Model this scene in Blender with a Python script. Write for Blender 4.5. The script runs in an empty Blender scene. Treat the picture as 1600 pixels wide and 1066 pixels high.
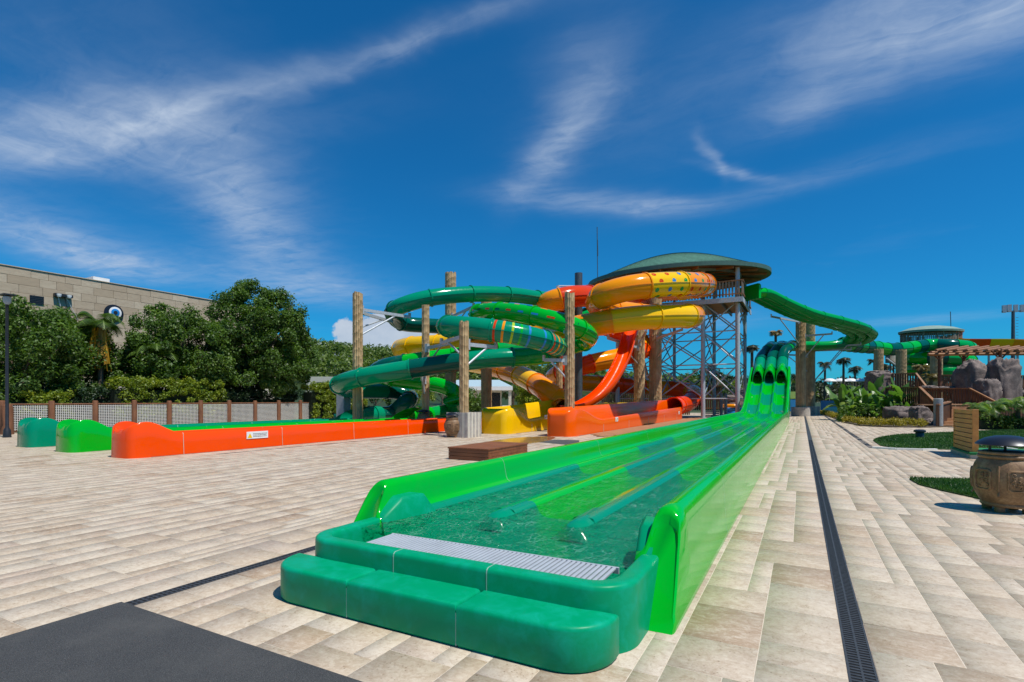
import bpy, math, random
import numpy as np
from mathutils import Vector, noise as mnoise

# ------------------------------------------------------------------ camera, sky, sun
random.seed(7)
RNG = np.random.default_rng(11)
scene = bpy.context.scene
col = scene.collection
F, EYE, HY, CX = 840.0, 1.5, 625.0, 800.0          # focal length in pixels of a 1600 px wide frame, eye height
YAW = math.atan2(452, F)                            # the racing slide runs along world +Y
CY, SY = math.cos(YAW), math.sin(YAW)
cam = bpy.data.cameras.new('camera')
cam.sensor_width = 36.0
cam.lens = 36.0 * F / 1600.0
cam.shift_y = (HY - 533.0) / 1600.0
cam.clip_start = 0.05
cam.clip_end = 5000
cam_ob = bpy.data.objects.new('camera', cam)
cam_ob.location = (0, 0, EYE)
cam_ob.rotation_euler = (math.pi / 2, 0, YAW)
col.objects.link(cam_ob)
scene.camera = cam_ob

SUN_AZ = (0.985, -0.17)
SUN_EL = math.radians(64)
sun = bpy.data.lights.new('sun', 'SUN')
sun.energy = 5.0
sun.angle = math.radians(0.53)
sun.color = (1.0, 0.955, 0.89)
sun_ob = bpy.data.objects.new('sun', sun)
_a = Vector((SUN_AZ[0], SUN_AZ[1], 0)).normalized() * math.cos(SUN_EL) + Vector((0, 0, math.sin(SUN_EL)))
sun_ob.rotation_euler = _a.to_track_quat('Z', 'Y').to_euler()
sun_ob.location = _a * 80
col.objects.link(sun_ob)

scene.view_settings.view_transform = 'Standard'
scene.view_settings.look = 'None'
scene.view_settings.exposure = -0.02
scene.view_settings.gamma = 1.0
scene.view_settings.use_curve_mapping = False
scene.render.engine = 'CYCLES'
scene.cycles.use_denoising = True
scene.cycles.max_bounces = 6
scene.cycles.diffuse_bounces = 3
scene.cycles.glossy_bounces = 3
scene.cycles.transmission_bounces = 4
scene.cycles.transparent_max_bounces = 12
scene.cycles.caustics_reflective = False
scene.cycles.caustics_refractive = False
scene.cycles.sample_clamp_indirect = 6.0


def cam2w(X, D):
    return (X * CY - D * SY, X * SY + D * CY)


def G(px, py, z=0.0):
    """point of height z seen at a place of the photograph"""
    d = F * (EYE - z) / (py - HY)
    x, y = cam2w((px - CX) / F * d, d)
    return Vector((x, y, z))


def P(px, py, d):
    """point at depth d"""
    x, y = cam2w((px - CX) / F * d, d)
    return Vector((x, y, EYE - (py - HY) / F * d))


def build_world():
    w = bpy.data.worlds.new('World')
    scene.world = w
    w.use_nodes = True
    nt = w.node_tree
    N, L = nt.nodes, nt.links
    N.clear()
    out = N.new('ShaderNodeOutputWorld')
    bg = N.new('ShaderNodeBackground')
    sky = N.new('ShaderNodeTexSky')
    sky.sky_type = 'NISHITA'
    sky.sun_disc = False
    sky.sun_elevation = SUN_EL
    sky.sun_rotation = math.atan2(SUN_AZ[0], SUN_AZ[1])
    sky.air_density = 1.0
    sky.dust_density = 0.25
    sky.ozone_density = 3.0
    bg.inputs['Strength'].default_value = 0.082
    L.new(bg.outputs[0], out.inputs[0])

    def math_n(op, a, b=None, c=None, clamp=False):
        n = N.new('ShaderNodeMath')
        n.operation = op
        n.use_clamp = clamp
        for i, v in enumerate((a, b, c)):
            if v is None:
                continue
            if isinstance(v, (int, float)):
                n.inputs[i].default_value = v
            else:
                L.new(v, n.inputs[i])
        return n.outputs[0]

    def vmath(op, a, b=None):
        n = N.new('ShaderNodeVectorMath')
        n.operation = op
        for i, v in enumerate((a, b)):
            if v is None:
                continue
            if isinstance(v, (tuple, list, Vector)):
                n.inputs[i].default_value = v
            else:
                L.new(v, n.inputs[i])
        return n.outputs['Value'] if op in ('DOT_PRODUCT', 'LENGTH') else n.outputs[0]

    tc = N.new('ShaderNodeTexCoord')
    d = tc.outputs['Generated']
    sep = N.new('ShaderNodeSeparateXYZ')
    L.new(d, sep.inputs[0])
    dz = math_n('MAXIMUM', sep.outputs[2], 0.03)
    # a flat cirrus layer high above the ground: point of the layer met by the direction
    u = math_n('DIVIDE', sep.outputs[0], dz)
    v = math_n('DIVIDE', sep.outputs[1], dz)
    comb = N.new('ShaderNodeCombineXYZ')
    L.new(u, comb.inputs[0])
    L.new(v, comb.inputs[1])
    p0 = comb.outputs[0]

    def noise_n(vec, scale, detail=5, rough=0.6, dist=0.0):
        n = N.new('ShaderNodeTexNoise')
        L.new(vec, n.inputs['Vector'])
        n.inputs['Scale'].default_value = scale
        n.inputs['Detail'].default_value = detail
        n.inputs['Roughness'].default_value = rough
        n.inputs['Distortion'].default_value = dist
        return n

    # warp
    wn = noise_n(p0, 0.9, 5, 0.6)
    wv = vmath('SUBTRACT', wn.outputs['Color'], (0.5, 0.5, 0.5))
    wsc = N.new('ShaderNodeVectorMath'); wsc.operation = 'SCALE'
    L.new(wv, wsc.inputs[0]); wsc.inputs['Scale'].default_value = 0.42
    p = vmath('ADD', p0, wsc.outputs[0])
    flat = vmath('MULTIPLY', p, (1, 1, 0))

    def cl(px, py):
        X, Y = cam2w((px - CX) / F, 1.0)
        z = (HY - py) / F
        return np.array([X / z, Y / z])

    # (centre, axis angle in the picture, half length, half width, strength)
    blobs = [
        (330, 158, -19, 330, 20, .27), (610, 66, -25, 190, 15, .20), (110, 205, -4, 230, 42, .48), (60, 250, 3, 160, 26, .25),
        (330, 270, 34, 190, 62, .20), (430, 375, 36, 120, 42, .26), (470, 448, 9, 130, 26, .34), (395, 330, 62, 110, 50, .14),
        (105, 385, 19, 150, 32, .46), (200, 418, 10, 120, 18, .22),
        (862, 240, -56, 90, 30, .46), (900, 130, -65, 90, 50, .12), (940, 318, 4, 120, 17, .34), (1040, 318, -3, 60, 11, .30),
        (1000, 190, -12, 170, 80, .07), (1275, 165, -22, 90, 26, .30), (1420, 60, -14, 230, 66, .42), (1560, 10, -10, 160, 50, .34),
        (1110, 244, 62, 26, 9, .30), (1150, 266, 12, 48, 8, .38), (1220, 290, -14, 220, 16, .12), (1080, 505, -2, 110, 12, .18), (1440, 500, -4, 120, 6, .16),
    ]
    total = None
    for (px, py, ang, hl, hw, st) in blobs:
        c = cl(px, py)
        a = math.radians(ang)
        e1 = (cl(px + math.cos(a) * 4, py + math.sin(a) * 4) - c) / 4 * hl
        e2 = (cl(px - math.sin(a) * 4, py + math.cos(a) * 4) - c) / 4 * hw
        M = np.linalg.inv(np.stack([e1, e2], axis=1))
        q = vmath('SUBTRACT', flat, (c[0], c[1], 0))
        d1 = vmath('DOT_PRODUCT', q, (M[0, 0], M[0, 1], 0))
        d2 = vmath('DOT_PRODUCT', q, (M[1, 0], M[1, 1], 0))
        r2 = math_n('ADD', math_n('MULTIPLY', d1, d1), math_n('MULTIPLY', d2, d2))
        m = math_n('MULTIPLY', math_n('EXPONENT', math_n('MULTIPLY', r2, -0.9)), st)
        total = m if total is None else math_n('ADD', total, m)
    # thin veil everywhere else in the sky, so that it goes on outside the frame
    veil = noise_n(p, 0.35, 6, 0.62)
    vr = math_n('MULTIPLY', math_n('SUBTRACT', veil.outputs['Fac'], 0.56, clamp=True), 0.3)
    total = math_n('ADD', total, vr)
    # fibres
    mp = N.new('ShaderNodeMapping')
    mp.inputs['Rotation'].default_value = (0, 0, math.radians(35))
    mp.inputs['Scale'].default_value = (0.6, 2.6, 1)
    L.new(p, mp.inputs[0])
    fib = noise_n(mp.outputs[0], 2.6, 10, 0.64, 0.7)
    fine = noise_n(p, 4.5, 9, 0.62, 0.5)
    fb = math_n('MULTIPLY', math_n('ADD', fib.outputs['Fac'], fine.outputs['Fac']), 1.0)
    fb = math_n('MULTIPLY', math_n('SUBTRACT', fb, 0.48, clamp=True), 1.6)
    cirrus = math_n('MULTIPLY', total, fb, clamp=True)

    # cumulus low over the hill: drawn in (azimuth, elevation)
    hor = math_n('SQRT', math_n('ADD', math_n('MULTIPLY', sep.outputs[0], sep.outputs[0]), math_n('MULTIPLY', sep.outputs[1], sep.outputs[1])))
    az = math_n('ARCTAN2', sep.outputs[0], sep.outputs[1])
    el = math_n('ARCTAN2', sep.outputs[2], hor)
    ae = N.new('ShaderNodeCombineXYZ')
    L.new(az, ae.inputs[0]); L.new(el, ae.inputs[1])

    def azel(px, py):
        X, Y = cam2w((px - CX) / F, 1.0)
        return math.atan2(X, Y), math.atan2((HY - py) / F, math.hypot(X, Y))
    cn = noise_n(ae.outputs[0], 26, 6, 0.6)
    cum = None
    for (px, py, rx, ry) in ((580, 530, 66, 36), (640, 518, 44, 20), (530, 548, 56, 22), (604, 506, 34, 20), (700, 540, 60, 22), (500, 560, 30, 14), (40, 560, 60, 20), (1700, 560, 90, 26), (-500, 540, 120, 40)):
        a0, e0 = azel(px, py)
        k = 1.0 / F * math.cos(math.atan((px - CX) / F)) ** 1.5
        t1 = math_n('DIVIDE', math_n('SUBTRACT', az, a0), rx * k)
        t2 = math_n('DIVIDE', math_n('SUBTRACT', el, e0), ry * k)
        r2 = math_n('ADD', math_n('MULTIPLY', t1, t1), math_n('MULTIPLY', t2, t2))
        b = math_n('SUBTRACT', 1.0, r2)
        cum = b if cum is None else math_n('MAXIMUM', cum, b)
    cum = math_n('ADD', cum, math_n('MULTIPLY', math_n('SUBTRACT', cn.outputs['Fac'], 0.5), 2.6))
    cum = math_n('MULTIPLY', cum, 4.0, clamp=True)
    cum = math_n('MULTIPLY', cum, 0.85)

    # deep clear blue
    tint = N.new('ShaderNodeMix'); tint.data_type = 'RGBA'; tint.blend_type = 'MULTIPLY'
    tint.inputs[0].default_value = 1.0
    L.new(sky.outputs[0], tint.inputs[6])
    tint.inputs[7].default_value = (0.09, 0.84, 1.34, 1)
    m1 = N.new('ShaderNodeMix'); m1.data_type = 'RGBA'
    L.new(cirrus, m1.inputs[0]); L.new(tint.outputs[2], m1.inputs[6])
    m1.inputs[7].default_value = (6.4, 7.6, 9.4, 1)
    m2 = N.new('ShaderNodeMix'); m2.data_type = 'RGBA'
    L.new(cum, m2.inputs[0]); L.new(m1.outputs[2], m2.inputs[6])
    shade = N.new('ShaderNodeMix'); shade.data_type = 'RGBA'
    L.new(cn.outputs['Fac'], shade.inputs[0])
    shade.inputs[6].default_value = (4.6, 5.6, 7.2, 1)
    shade.inputs[7].default_value = (9.0, 9.3, 9.8, 1)
    L.new(shade.outputs[2], m2.inputs[7])
    L.new(m2.outputs[2], bg.inputs['Color'])


build_world()
# ------------------------------------------------------------------ helpers
def thing(name, label, cat, loc=(0, 0, 0), group=None, rz=0.0):
    o = bpy.data.objects.new(name, None)
    o.empty_display_size = 0.2
    o.location = loc
    o.rotation_euler = (0, 0, rz)
    col.objects.link(o)
    tag(o, label, cat, group)
    return o


def tag(o, label=None, cat=None, group=None, kind=None):
    if label: o['label'] = label
    if cat: o['category'] = cat
    if group: o['group'] = group
    if kind: o['kind'] = kind
    return o


def copy_tree(o, parent=None):
    c = o.copy()
    col.objects.link(c)
    if parent is not None:
        c.parent = parent
    for ch in list(o.children):
        copy_tree(ch, c)
    return c


class MB:
    """collects verts and faces of one mesh"""
    def __init__(self):
        self.v = []; self.f = []; self.m = []

    def add(self, vs, fs, mi=0):
        b = len(self.v)
        self.v += [tuple(p) for p in vs]
        self.f += [tuple(i + b for i in f) for f in fs]
        self.m += [mi] * len(fs)
        return self

    def box(self, x0, x1, y0, y1, z0, z1, mi=0, bev=0.0):
        if bev <= 0:
            vs = [(x, y, z) for z in (z0, z1) for y in (y0, y1) for x in (x0, x1)]
            return self.add(vs, [(0, 2, 3, 1), (4, 5, 7, 6), (0, 1, 5, 4), (2, 6, 7, 3), (0, 4, 6, 2), (1, 3, 7, 5)], mi)
        b = bev
        vs = []
        for (z, i) in ((z0, b), (z0 + b, 0), (z1 - b, 0), (z1, b)):
            x_0, x_1, y_0, y_1 = x0 + i, x1 - i, y0 + i, y1 - i
            c = 0 if i else b
            vs += [(x_0 + c, y_0, z), (x_1 - c, y_0, z), (x_1, y_0 + c, z), (x_1, y_1 - c, z), (x_1 - c, y_1, z), (x_0 + c, y_1, z), (x_0, y_1 - c, z), (x_0, y_0 + c, z)]
        fs = [tuple(range(7, -1, -1)), tuple(range(24, 32))]
        for r in range(3):
            for k in range(8):
                a, n = r * 8 + k, r * 8 + (k + 1) % 8
                fs.append((a, n, n + 8, a + 8))
        return self.add(vs, fs, mi)

    def bar(self, a, b, r=0.04, n=8, mi=0, r2=None, cap=True):
        a, b = Vector(a), Vector(b)
        t = (b - a)
        if t.length < 1e-6: return self
        t.normalize()
        ref = Vector((0, 0, 1)) if abs(t.z) < 0.95 else Vector((1, 0, 0))
        s = t.cross(ref).normalized(); u = s.cross(t)
        r2 = r if r2 is None else r2
        vs = []
        for c, rr in ((a, r), (b, r2)):
            for k in range(n):
                an = 2 * math.pi * (k + .5) / n
                vs.append(c + s * (rr * math.cos(an)) + u * (rr * math.sin(an)))
        fs = [(k, (k + 1) % n, n + (k + 1) % n, n + k) for k in range(n)]
        fs = [tuple(reversed(f)) for f in fs]
        if cap: fs += [tuple(range(n)), tuple(range(2 * n - 1, n - 1, -1))]
        return self.add(vs, fs, mi)

    def beam(self, a, b, w, h, mi=0):
        """rectangular bar, w horizontal, h vertical"""
        a, b = Vector(a), Vector(b)
        t = (b - a).normalized()
        ref = Vector((0, 0, 1)) if abs(t.z) < 0.95 else Vector((1, 0, 0))
        s = t.cross(ref).normalized(); u = s.cross(t)
        vs = []
        for c in (a, b):
            for (i, j) in ((-1, -1), (1, -1), (1, 1), (-1, 1)):
                vs.append(c + s * (i * w / 2) + u * (j * h / 2))
        return self.add(vs, [(0, 1, 2, 3), (7, 6, 5, 4), (0, 4, 5, 1), (1, 5, 6, 2), (2, 6, 7, 3), (3, 7, 4, 0)], mi)

    def lathe(self, prof, n=32, mi=0, c=(0, 0, 0), close=True):
        vs = []
        for (r, z) in prof:
            for k in range(n):
                a = 2 * math.pi * k / n
                vs.append((c[0] + r * math.cos(a), c[1] + r * math.sin(a), c[2] + z))
        fs = []
        for i in range(len(prof) - 1):
            for k in range(n):
                fs.append((i * n + k, i * n + (k + 1) % n, (i + 1) * n + (k + 1) % n, (i + 1) * n + k))
        if close:
            fs.append(tuple(range(n - 1, -1, -1)))
            fs.append(tuple(range((len(prof) - 1) * n, len(prof) * n)))
        return self.add(vs, fs, mi)

    def rings(self, rings, closed=True, cap0=False, cap1=False, mi=0):
        n = len(rings[0]); vs = []; fs = []
        for r in rings: vs += r
        m = n if closed else n - 1
        for i in range(len(rings) - 1):
            for k in range(m):
                fs.append((i * n + k, i * n + (k + 1) % n, (i + 1) * n + (k + 1) % n, (i + 1) * n + k))
        if cap0: fs.append(tuple(range(n - 1, -1, -1)))
        if cap1: fs.append(tuple(range((len(rings) - 1) * n, len(rings) * n)))
        return self.add(vs, fs, mi)

    def obj(self, name, mat, parent=None, smooth=False, kind=None, sharp=None):
        off = Vector((0, 0, 0)); p = parent
        while p is not None:
            off += Vector(p.location); p = p.parent
        me = bpy.data.meshes.new(name)
        vs = [(x - off.x, y - off.y, z - off.z) for (x, y, z) in self.v]
        me.from_pydata(vs, [], self.f)
        mats = mat if isinstance(mat, (list, tuple)) else [mat]
        for m in mats: me.materials.append(m)
        if len(mats) > 1: me.polygons.foreach_set('material_index', self.m)
        me.validate()
        me.update()
        if smooth:
            me.polygons.foreach_set('use_smooth', [True] * len(me.polygons))
            if sharp is None: sharp = 40
            try:
                me.set_sharp_from_angle(angle=math.radians(sharp))
            except Exception:
                pass
        o = bpy.data.objects.new(name, me)
        col.objects.link(o)
        if parent is not None: o.parent = parent
        if kind: o['kind'] = kind
        return o


def np_obj(name, verts, quads, mat, parent=None, tint=None, kind=None, smooth=False):
    """big meshes from arrays; all faces have the same number of corners"""
    off = np.zeros(3); p = parent
    while p is not None:
        off += np.array(p.location); p = p.parent
    verts = (np.asarray(verts, dtype=np.float64) - off).astype(np.float32)
    quads = np.asarray(quads, dtype=np.int32)
    me = bpy.data.meshes.new(name)
    k = quads.shape[1]
    me.vertices.add(len(verts)); me.vertices.foreach_set('co', verts.ravel())
    me.loops.add(quads.size); me.loops.foreach_set('vertex_index', quads.ravel())
    me.polygons.add(len(quads))
    me.polygons.foreach_set('loop_start', np.arange(0, quads.size, k, dtype=np.int32))
    me.polygons.foreach_set('loop_total', np.full(len(quads), k, dtype=np.int32))
    if smooth: me.polygons.foreach_set('use_smooth', np.ones(len(quads), dtype=bool))
    me.update(calc_edges=True)
    if tint is not None:
        at = me.attributes.new('tint', 'FLOAT', 'FACE')
        at.data.foreach_set('value', np.asarray(tint, dtype=np.float32))
    me.materials.append(mat)
    o = bpy.data.objects.new(name, me)
    col.objects.link(o)
    if parent is not None: o.parent = parent
    if kind: o['kind'] = kind
    return o


def crom(pts, step=0.3):
    """smooth curve through points, evenly resampled"""
    pts = [Vector(p) for p in pts]
    q = [pts[0] * 2 - pts[1]] + pts + [pts[-1] * 2 - pts[-2]]
    out = []
    for i in range(1, len(q) - 2):
        p0, p1, p2, p3 = q[i - 1], q[i], q[i + 1], q[i + 2]
        # centripetal knots
        t0 = 0.0
        t1 = t0 + max((p1 - p0).length, 1e-4) ** 0.5
        t2 = t1 + max((p2 - p1).length, 1e-4) ** 0.5
        t3 = t2 + max((p3 - p2).length, 1e-4) ** 0.5
        for k in range(24):
            t = t1 + (t2 - t1) * k / 24
            a1 = p0 * ((t1 - t) / (t1 - t0)) + p1 * ((t - t0) / (t1 - t0))
            a2 = p1 * ((t2 - t) / (t2 - t1)) + p2 * ((t - t1) / (t2 - t1))
            a3 = p2 * ((t3 - t) / (t3 - t2)) + p3 * ((t - t2) / (t3 - t2))
            b1 = a1 * ((t2 - t) / (t2 - t0)) + a2 * ((t - t0) / (t2 - t0))
            b2 = a2 * ((t3 - t) / (t3 - t1)) + a3 * ((t - t1) / (t3 - t1))
            out.append(b1 * ((t2 - t) / (t2 - t1)) + b2 * ((t - t1) / (t2 - t1)))
    out.append(pts[-1])
    # resample
    acc = [0.0]
    for a, b in zip(out, out[1:]): acc.append(acc[-1] + (b - a).length)
    n = max(2, int(round(acc[-1] / step)))
    res = []; j = 0
    for k in range(n + 1):
        s = acc[-1] * k / n
        while j < len(acc) - 2 and acc[j + 1] < s: j += 1
        d = acc[j + 1] - acc[j]
        f = 0 if d < 1e-9 else (s - acc[j]) / d
        res.append(out[j].lerp(out[j + 1], f))
    return res


def frames(path):
    fr = []
    n = len(path)
    for i, p in enumerate(path):
        t = (path[min(i + 1, n - 1)] - path[max(i - 1, 0)]).normalized()
        s = t.cross(Vector((0, 0, 1)))
        s = s.normalized() if s.length > 1e-3 else Vector((1, 0, 0))
        u = s.cross(t).normalized()
        fr.append((p, s, u, t))
    return fr


def ring_at(fr, prof):
    p, s, u, t = fr
    return [p + s * a + u * b for (a, b) in prof]


# ------------------------------------------------------------------ materials
def new_mat(name):
    m = bpy.data.materials.new(name)
    m.use_nodes = True
    nt = m.node_tree
    b = nt.nodes['Principled BSDF']
    return m, nt, b


def nd(nt, typ, **kw):
    n = nt.nodes.new(typ)
    for k, v in kw.items():
        if k in n.inputs: n.inputs[k].default_value = v
        else: setattr(n, k, v)
    return n


def ramp(nt, src, stops):
    r = nt.nodes.new('ShaderNodeValToRGB')
    el = r.color_ramp.elements
    while len(el) > 1: el.remove(el[-1])
    el[0].position = stops[0][0]; el[0].color = tuple(stops[0][1]) + (1,)
    for p, c in stops[1:]:
        e = el.new(p); e.color = tuple(c) + (1,)
    nt.links.new(src, r.inputs[0])
    return r.outputs[0]


def mixc(nt, fac, a, b, blend='MIX'):
    n = nt.nodes.new('ShaderNodeMix'); n.data_type = 'RGBA'; n.blend_type = blend
    for i, v in ((0, fac), (6, a), (7, b)):
        if isinstance(v, (int, float)): n.inputs[i].default_value = v
        elif isinstance(v, (tuple, list)): n.inputs[i].default_value = tuple(v) + ((1,) if len(v) == 3 else ())
        else: nt.links.new(v, n.inputs[i])
    return n.outputs[2]


def tex_coord(nt, scale=(1, 1, 1), kind='Object', rot=(0, 0, 0)):
    tc = nt.nodes.new('ShaderNodeTexCoord')
    mp = nt.nodes.new('ShaderNodeMapping')
    mp.inputs['Scale'].default_value = scale
    mp.inputs['Rotation'].default_value = rot
    nt.links.new(tc.outputs[kind], mp.inputs[0])
    return mp.outputs[0]


def world_pos(nt, scale=(1, 1, 1)):
    g = nt.nodes.new('ShaderNodeNewGeometry')
    mp = nt.nodes.new('ShaderNodeMapping')
    mp.inputs['Scale'].default_value = scale
    nt.links.new(g.outputs['Position'], mp.inputs[0])
    return mp.outputs[0]


def noise(nt, vec, scale, detail=4, rough=0.55, dist=0.0):
    n = nd(nt, 'ShaderNodeTexNoise', Scale=scale, Detail=detail, Roughness=rough, Distortion=dist)
    if vec is not None: nt.links.new(vec, n.inputs['Vector'])
    return n.outputs['Fac']


def bump(nt, b, src, strength=0.2, dist=0.02):
    n = nd(nt, 'ShaderNodeBump', Strength=strength, Distance=dist)
    nt.links.new(src, n.inputs['Height'])
    nt.links.new(n.outputs[0], b.inputs['Normal'])


def gelcoat(name, c, rough=0.09, fade=0.35, chalk=None, spec=0.5, ior=1.36):
    """glossy fibreglass with faint chalky wear"""
    m, nt, b = new_mat(name)
    wp = world_pos(nt)
    n1 = noise(nt, wp, 1.1, 6, 0.65)
    n2 = noise(nt, wp, 9, 5, 0.7, 0.6)
    k = nd(nt, 'ShaderNodeMath', operation='MULTIPLY'); nt.links.new(n1, k.inputs[0]); nt.links.new(n2, k.inputs[1])
    f = ramp(nt, k.outputs[0], [(0.22, (0, 0, 0)), (0.42, (fade, fade, fade))])
    pale = tuple(min(1, x * 0.86 + 0.012) for x in c) if chalk is None else chalk
    b.inputs['Specular IOR Level'].default_value = spec
    cc = mixc(nt, f, c, pale)
    # fine scuffs and dried water marks
    mp = nd(nt, 'ShaderNodeMapping'); mp.inputs['Scale'].default_value = (5, 1.2, 9); nt.links.new(wp, mp.inputs[0])
    sc = noise(nt, mp.outputs[0], 7, 8, 0.75, 1.0)
    cc = mixc(nt, ramp(nt, sc, [(0.60, (0, 0, 0)), (0.78, (0.30,) * 3)]), cc, tuple(min(1, x * 0.7 + 0.06) for x in c))
    cc = mixc(nt, ramp(nt, sc, [(0.22, (0.35,) * 3), (0.36, (0, 0, 0))]), cc, tuple(x * 0.6 for x in c))
    nt.links.new(cc, b.inputs['Base Color'])
    rr = ramp(nt, n2, [(0.3, (rough,) * 3), (0.75, (rough + 0.14,) * 3)])
    nt.links.new(rr, b.inputs['Roughness'])
    b.inputs['IOR'].default_value = ior
    bump(nt, b, noise(nt, wp, 3.0, 3), 0.05, 0.02)
    return m


def plain(name, c, rough=0.6, metal=0.0, var=0.2, scale=6.0, bumpk=0.0):
    m, nt, b = new_mat(name)
    wp = world_pos(nt)
    n = noise(nt, wp, scale, 6, 0.65)
    lo = tuple(x * (1 - var) for x in c); hi = tuple(min(1, x * (1 + var)) for x in c)
    nt.links.new(ramp(nt, n, [(0.3, lo), (0.7, hi)]), b.inputs['Base Color'])
    b.inputs['Roughness'].default_value = rough
    b.inputs['Metallic'].default_value = metal
    if bumpk: bump(nt, b, n, bumpk, 0.03)
    return m


def wood(name, c1, c2, axis='Z', scale=1.0, rough=0.7):
    m, nt, b = new_mat(name)
    s = {'X': (1, 14, 14), 'Y': (14, 1, 14), 'Z': (14, 14, 1)}[axis]
    wp = world_pos(nt, tuple(x * scale for x in s))
    n = noise(nt, wp, 1.0, 6, 0.6, 0.4)
    wp2 = world_pos(nt)
    n2 = noise(nt, wp2, 2.2, 3)
    c = ramp(nt, n, [(0.28, c1), (0.7, c2)])
    c = mixc(nt, ramp(nt, n2, [(0.35, (0, 0, 0)), (0.75, (0.55, 0.55, 0.55))]), c, tuple(x * 0.62 for x in c1))
    nt.links.new(c, b.inputs['Base Color'])
    b.inputs['Roughness'].default_value = rough
    bump(nt, b, n, 0.25, 0.01)
    return m


def leaf_mat(name, stops, trans=0.35, rough=0.5):
    m, nt, b = new_mat(name)
    at = nt.nodes.new('ShaderNodeAttribute'); at.attribute_name = 'tint'
    c = ramp(nt, at.outputs['Fac'], stops)
    nt.links.new(c, b.inputs['Base Color'])
    b.inputs['Roughness'].default_value = rough
    tr = nt.nodes.new('ShaderNodeBsdfTranslucent')
    tc = mixc(nt, 1.0, c, (1.35, 1.5, 0.6), 'MULTIPLY')
    nt.links.new(tc, tr.inputs['Color'])
    mx = nt.nodes.new('ShaderNodeMixShader'); mx.inputs[0].default_value = trans
    nt.links.new(b.outputs[0], mx.inputs[1]); nt.links.new(tr.outputs[0], mx.inputs[2])
    nt.links.new(mx.outputs[0], nt.nodes['Material Output'].inputs[0])
    return m


M = {}
M['green'] = gelcoat('bright_green_gelcoat', (0.0, 0.40, 0.012), 0.05, ior=1.5)
M['teal'] = gelcoat('teal_gelcoat', (0.0, 0.235, 0.120))
M['teal_step'] = gelcoat('teal_step_gelcoat', (0.0, 0.275, 0.118), 0.30, 0.75, (0.005, 0.36, 0.23), 0.2)
M['tangerine'] = gelcoat('tangerine_gelcoat', (0.90, 0.105, 0.0))
M['deep'] = gelcoat('deep_green_gelcoat', (0.0, 0.085, 0.062))
M['emerald'] = gelcoat('emerald_gelcoat', (0.0, 0.30, 0.055))
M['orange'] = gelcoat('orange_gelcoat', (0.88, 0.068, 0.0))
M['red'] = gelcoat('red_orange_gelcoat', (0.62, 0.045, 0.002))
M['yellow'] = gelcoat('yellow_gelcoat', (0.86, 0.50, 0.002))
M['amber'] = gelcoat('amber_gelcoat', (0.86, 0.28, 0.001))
M['blue_dot'] = gelcoat('blue_gelcoat', (0.02, 0.22, 0.55))
M['lime'] = gelcoat('lime_gelcoat', (0.40, 0.55, 0.02))
M['seam'] = plain('pale_sealant', (0.30, 0.48, 0.38), 0.6)
M['bead'] = plain('grimy_sealant', (0.17, 0.145, 0.12), 0.9, 0, 0.5, 14)
M['steel'] = plain('galvanised_steel', (0.46, 0.49, 0.52), 0.55, 0.25, 0.15, 9)
M['steel_dark'] = plain('dark_steel', (0.10, 0.12, 0.13), 0.45, 0.5, 0.2, 6)
M['steel_blue'] = plain('painted_blue_grey_steel', (0.25, 0.33, 0.37), 0.4, 0.2, 0.12, 6)
M['concrete'] = plain('concrete', (0.42, 0.38, 0.33), 0.85, 0, 0.25, 5, 0.25)
M['grey'] = plain('grey_paint', (0.30, 0.31, 0.32), 0.7, 0, 0.15)
M['white'] = plain('white_paint', (0.78, 0.78, 0.76), 0.5, 0, 0.06)
M['black'] = plain('black_plastic', (0.018, 0.019, 0.022), 0.4, 0, 0.2)
M['navy'] = plain('navy_metal', (0.012, 0.015, 0.024), 0.35, 0.2, 0.2)
M['bamboo'] = wood('bamboo', (0.33, 0.20, 0.085), (0.66, 0.47, 0.24), 'Z', 1.0, 0.6)
M['timber'] = wood('dark_timber', (0.075, 0.028, 0.012), (0.20, 0.085, 0.032), 'Z', 1.0, 0.65)
M['rail'] = wood('handrail_timber', (0.22, 0.09, 0.03), (0.40, 0.19, 0.075), 'X', 0.7, 0.6)
M['deckwood'] = wood('deck_timber', (0.30, 0.14, 0.06), (0.46, 0.25, 0.12), 'X', 0.7, 0.7)
M['screenwood'] = wood('oiled_pine', (0.42, 0.16, 0.03), (0.60, 0.26, 0.06), 'Y', 0.7, 0.5)
M['boxwood'] = wood('stained_boards', (0.15, 0.045, 0.014), (0.30, 0.105, 0.035), 'X', 0.8, 0.5)
M['post'] = wood('fence_log', (0.13, 0.045, 0.018), (0.27, 0.115, 0.05), 'Z', 1.0, 0.7)
M['bark'] = wood('bark', (0.07, 0.05, 0.035), (0.20, 0.15, 0.10), 'Z', 0.6, 0.9)
M['leaf'] = leaf_mat('ficus_leaf', [(0, (0.022, 0.052, 0.008)), (0.5, (0.060, 0.125, 0.014)), (0.85, (0.13, 0.22, 0.026)), (1, (0.28, 0.36, 0.08))])
M['leaf_lt'] = leaf_mat('hedge_leaf', [(0, (0.05, 0.09, 0.006)), (0.5, (0.15, 0.22, 0.012)), (1, (0.36, 0.38, 0.025))])
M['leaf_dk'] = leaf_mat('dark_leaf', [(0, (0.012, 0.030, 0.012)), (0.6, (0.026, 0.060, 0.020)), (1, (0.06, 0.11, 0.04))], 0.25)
M['leaf_hill'] = leaf_mat('hill_leaf', [(0, (0.045, 0.075, 0.014)), (0.6, (0.11, 0.175, 0.028)), (1, (0.21, 0.27, 0.05))], 0.3)
M['leaf_far'] = leaf_mat('far_leaf', [(0, (0.030, 0.042, 0.024)), (1, (0.085, 0.10, 0.055))], 0.2)
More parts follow.
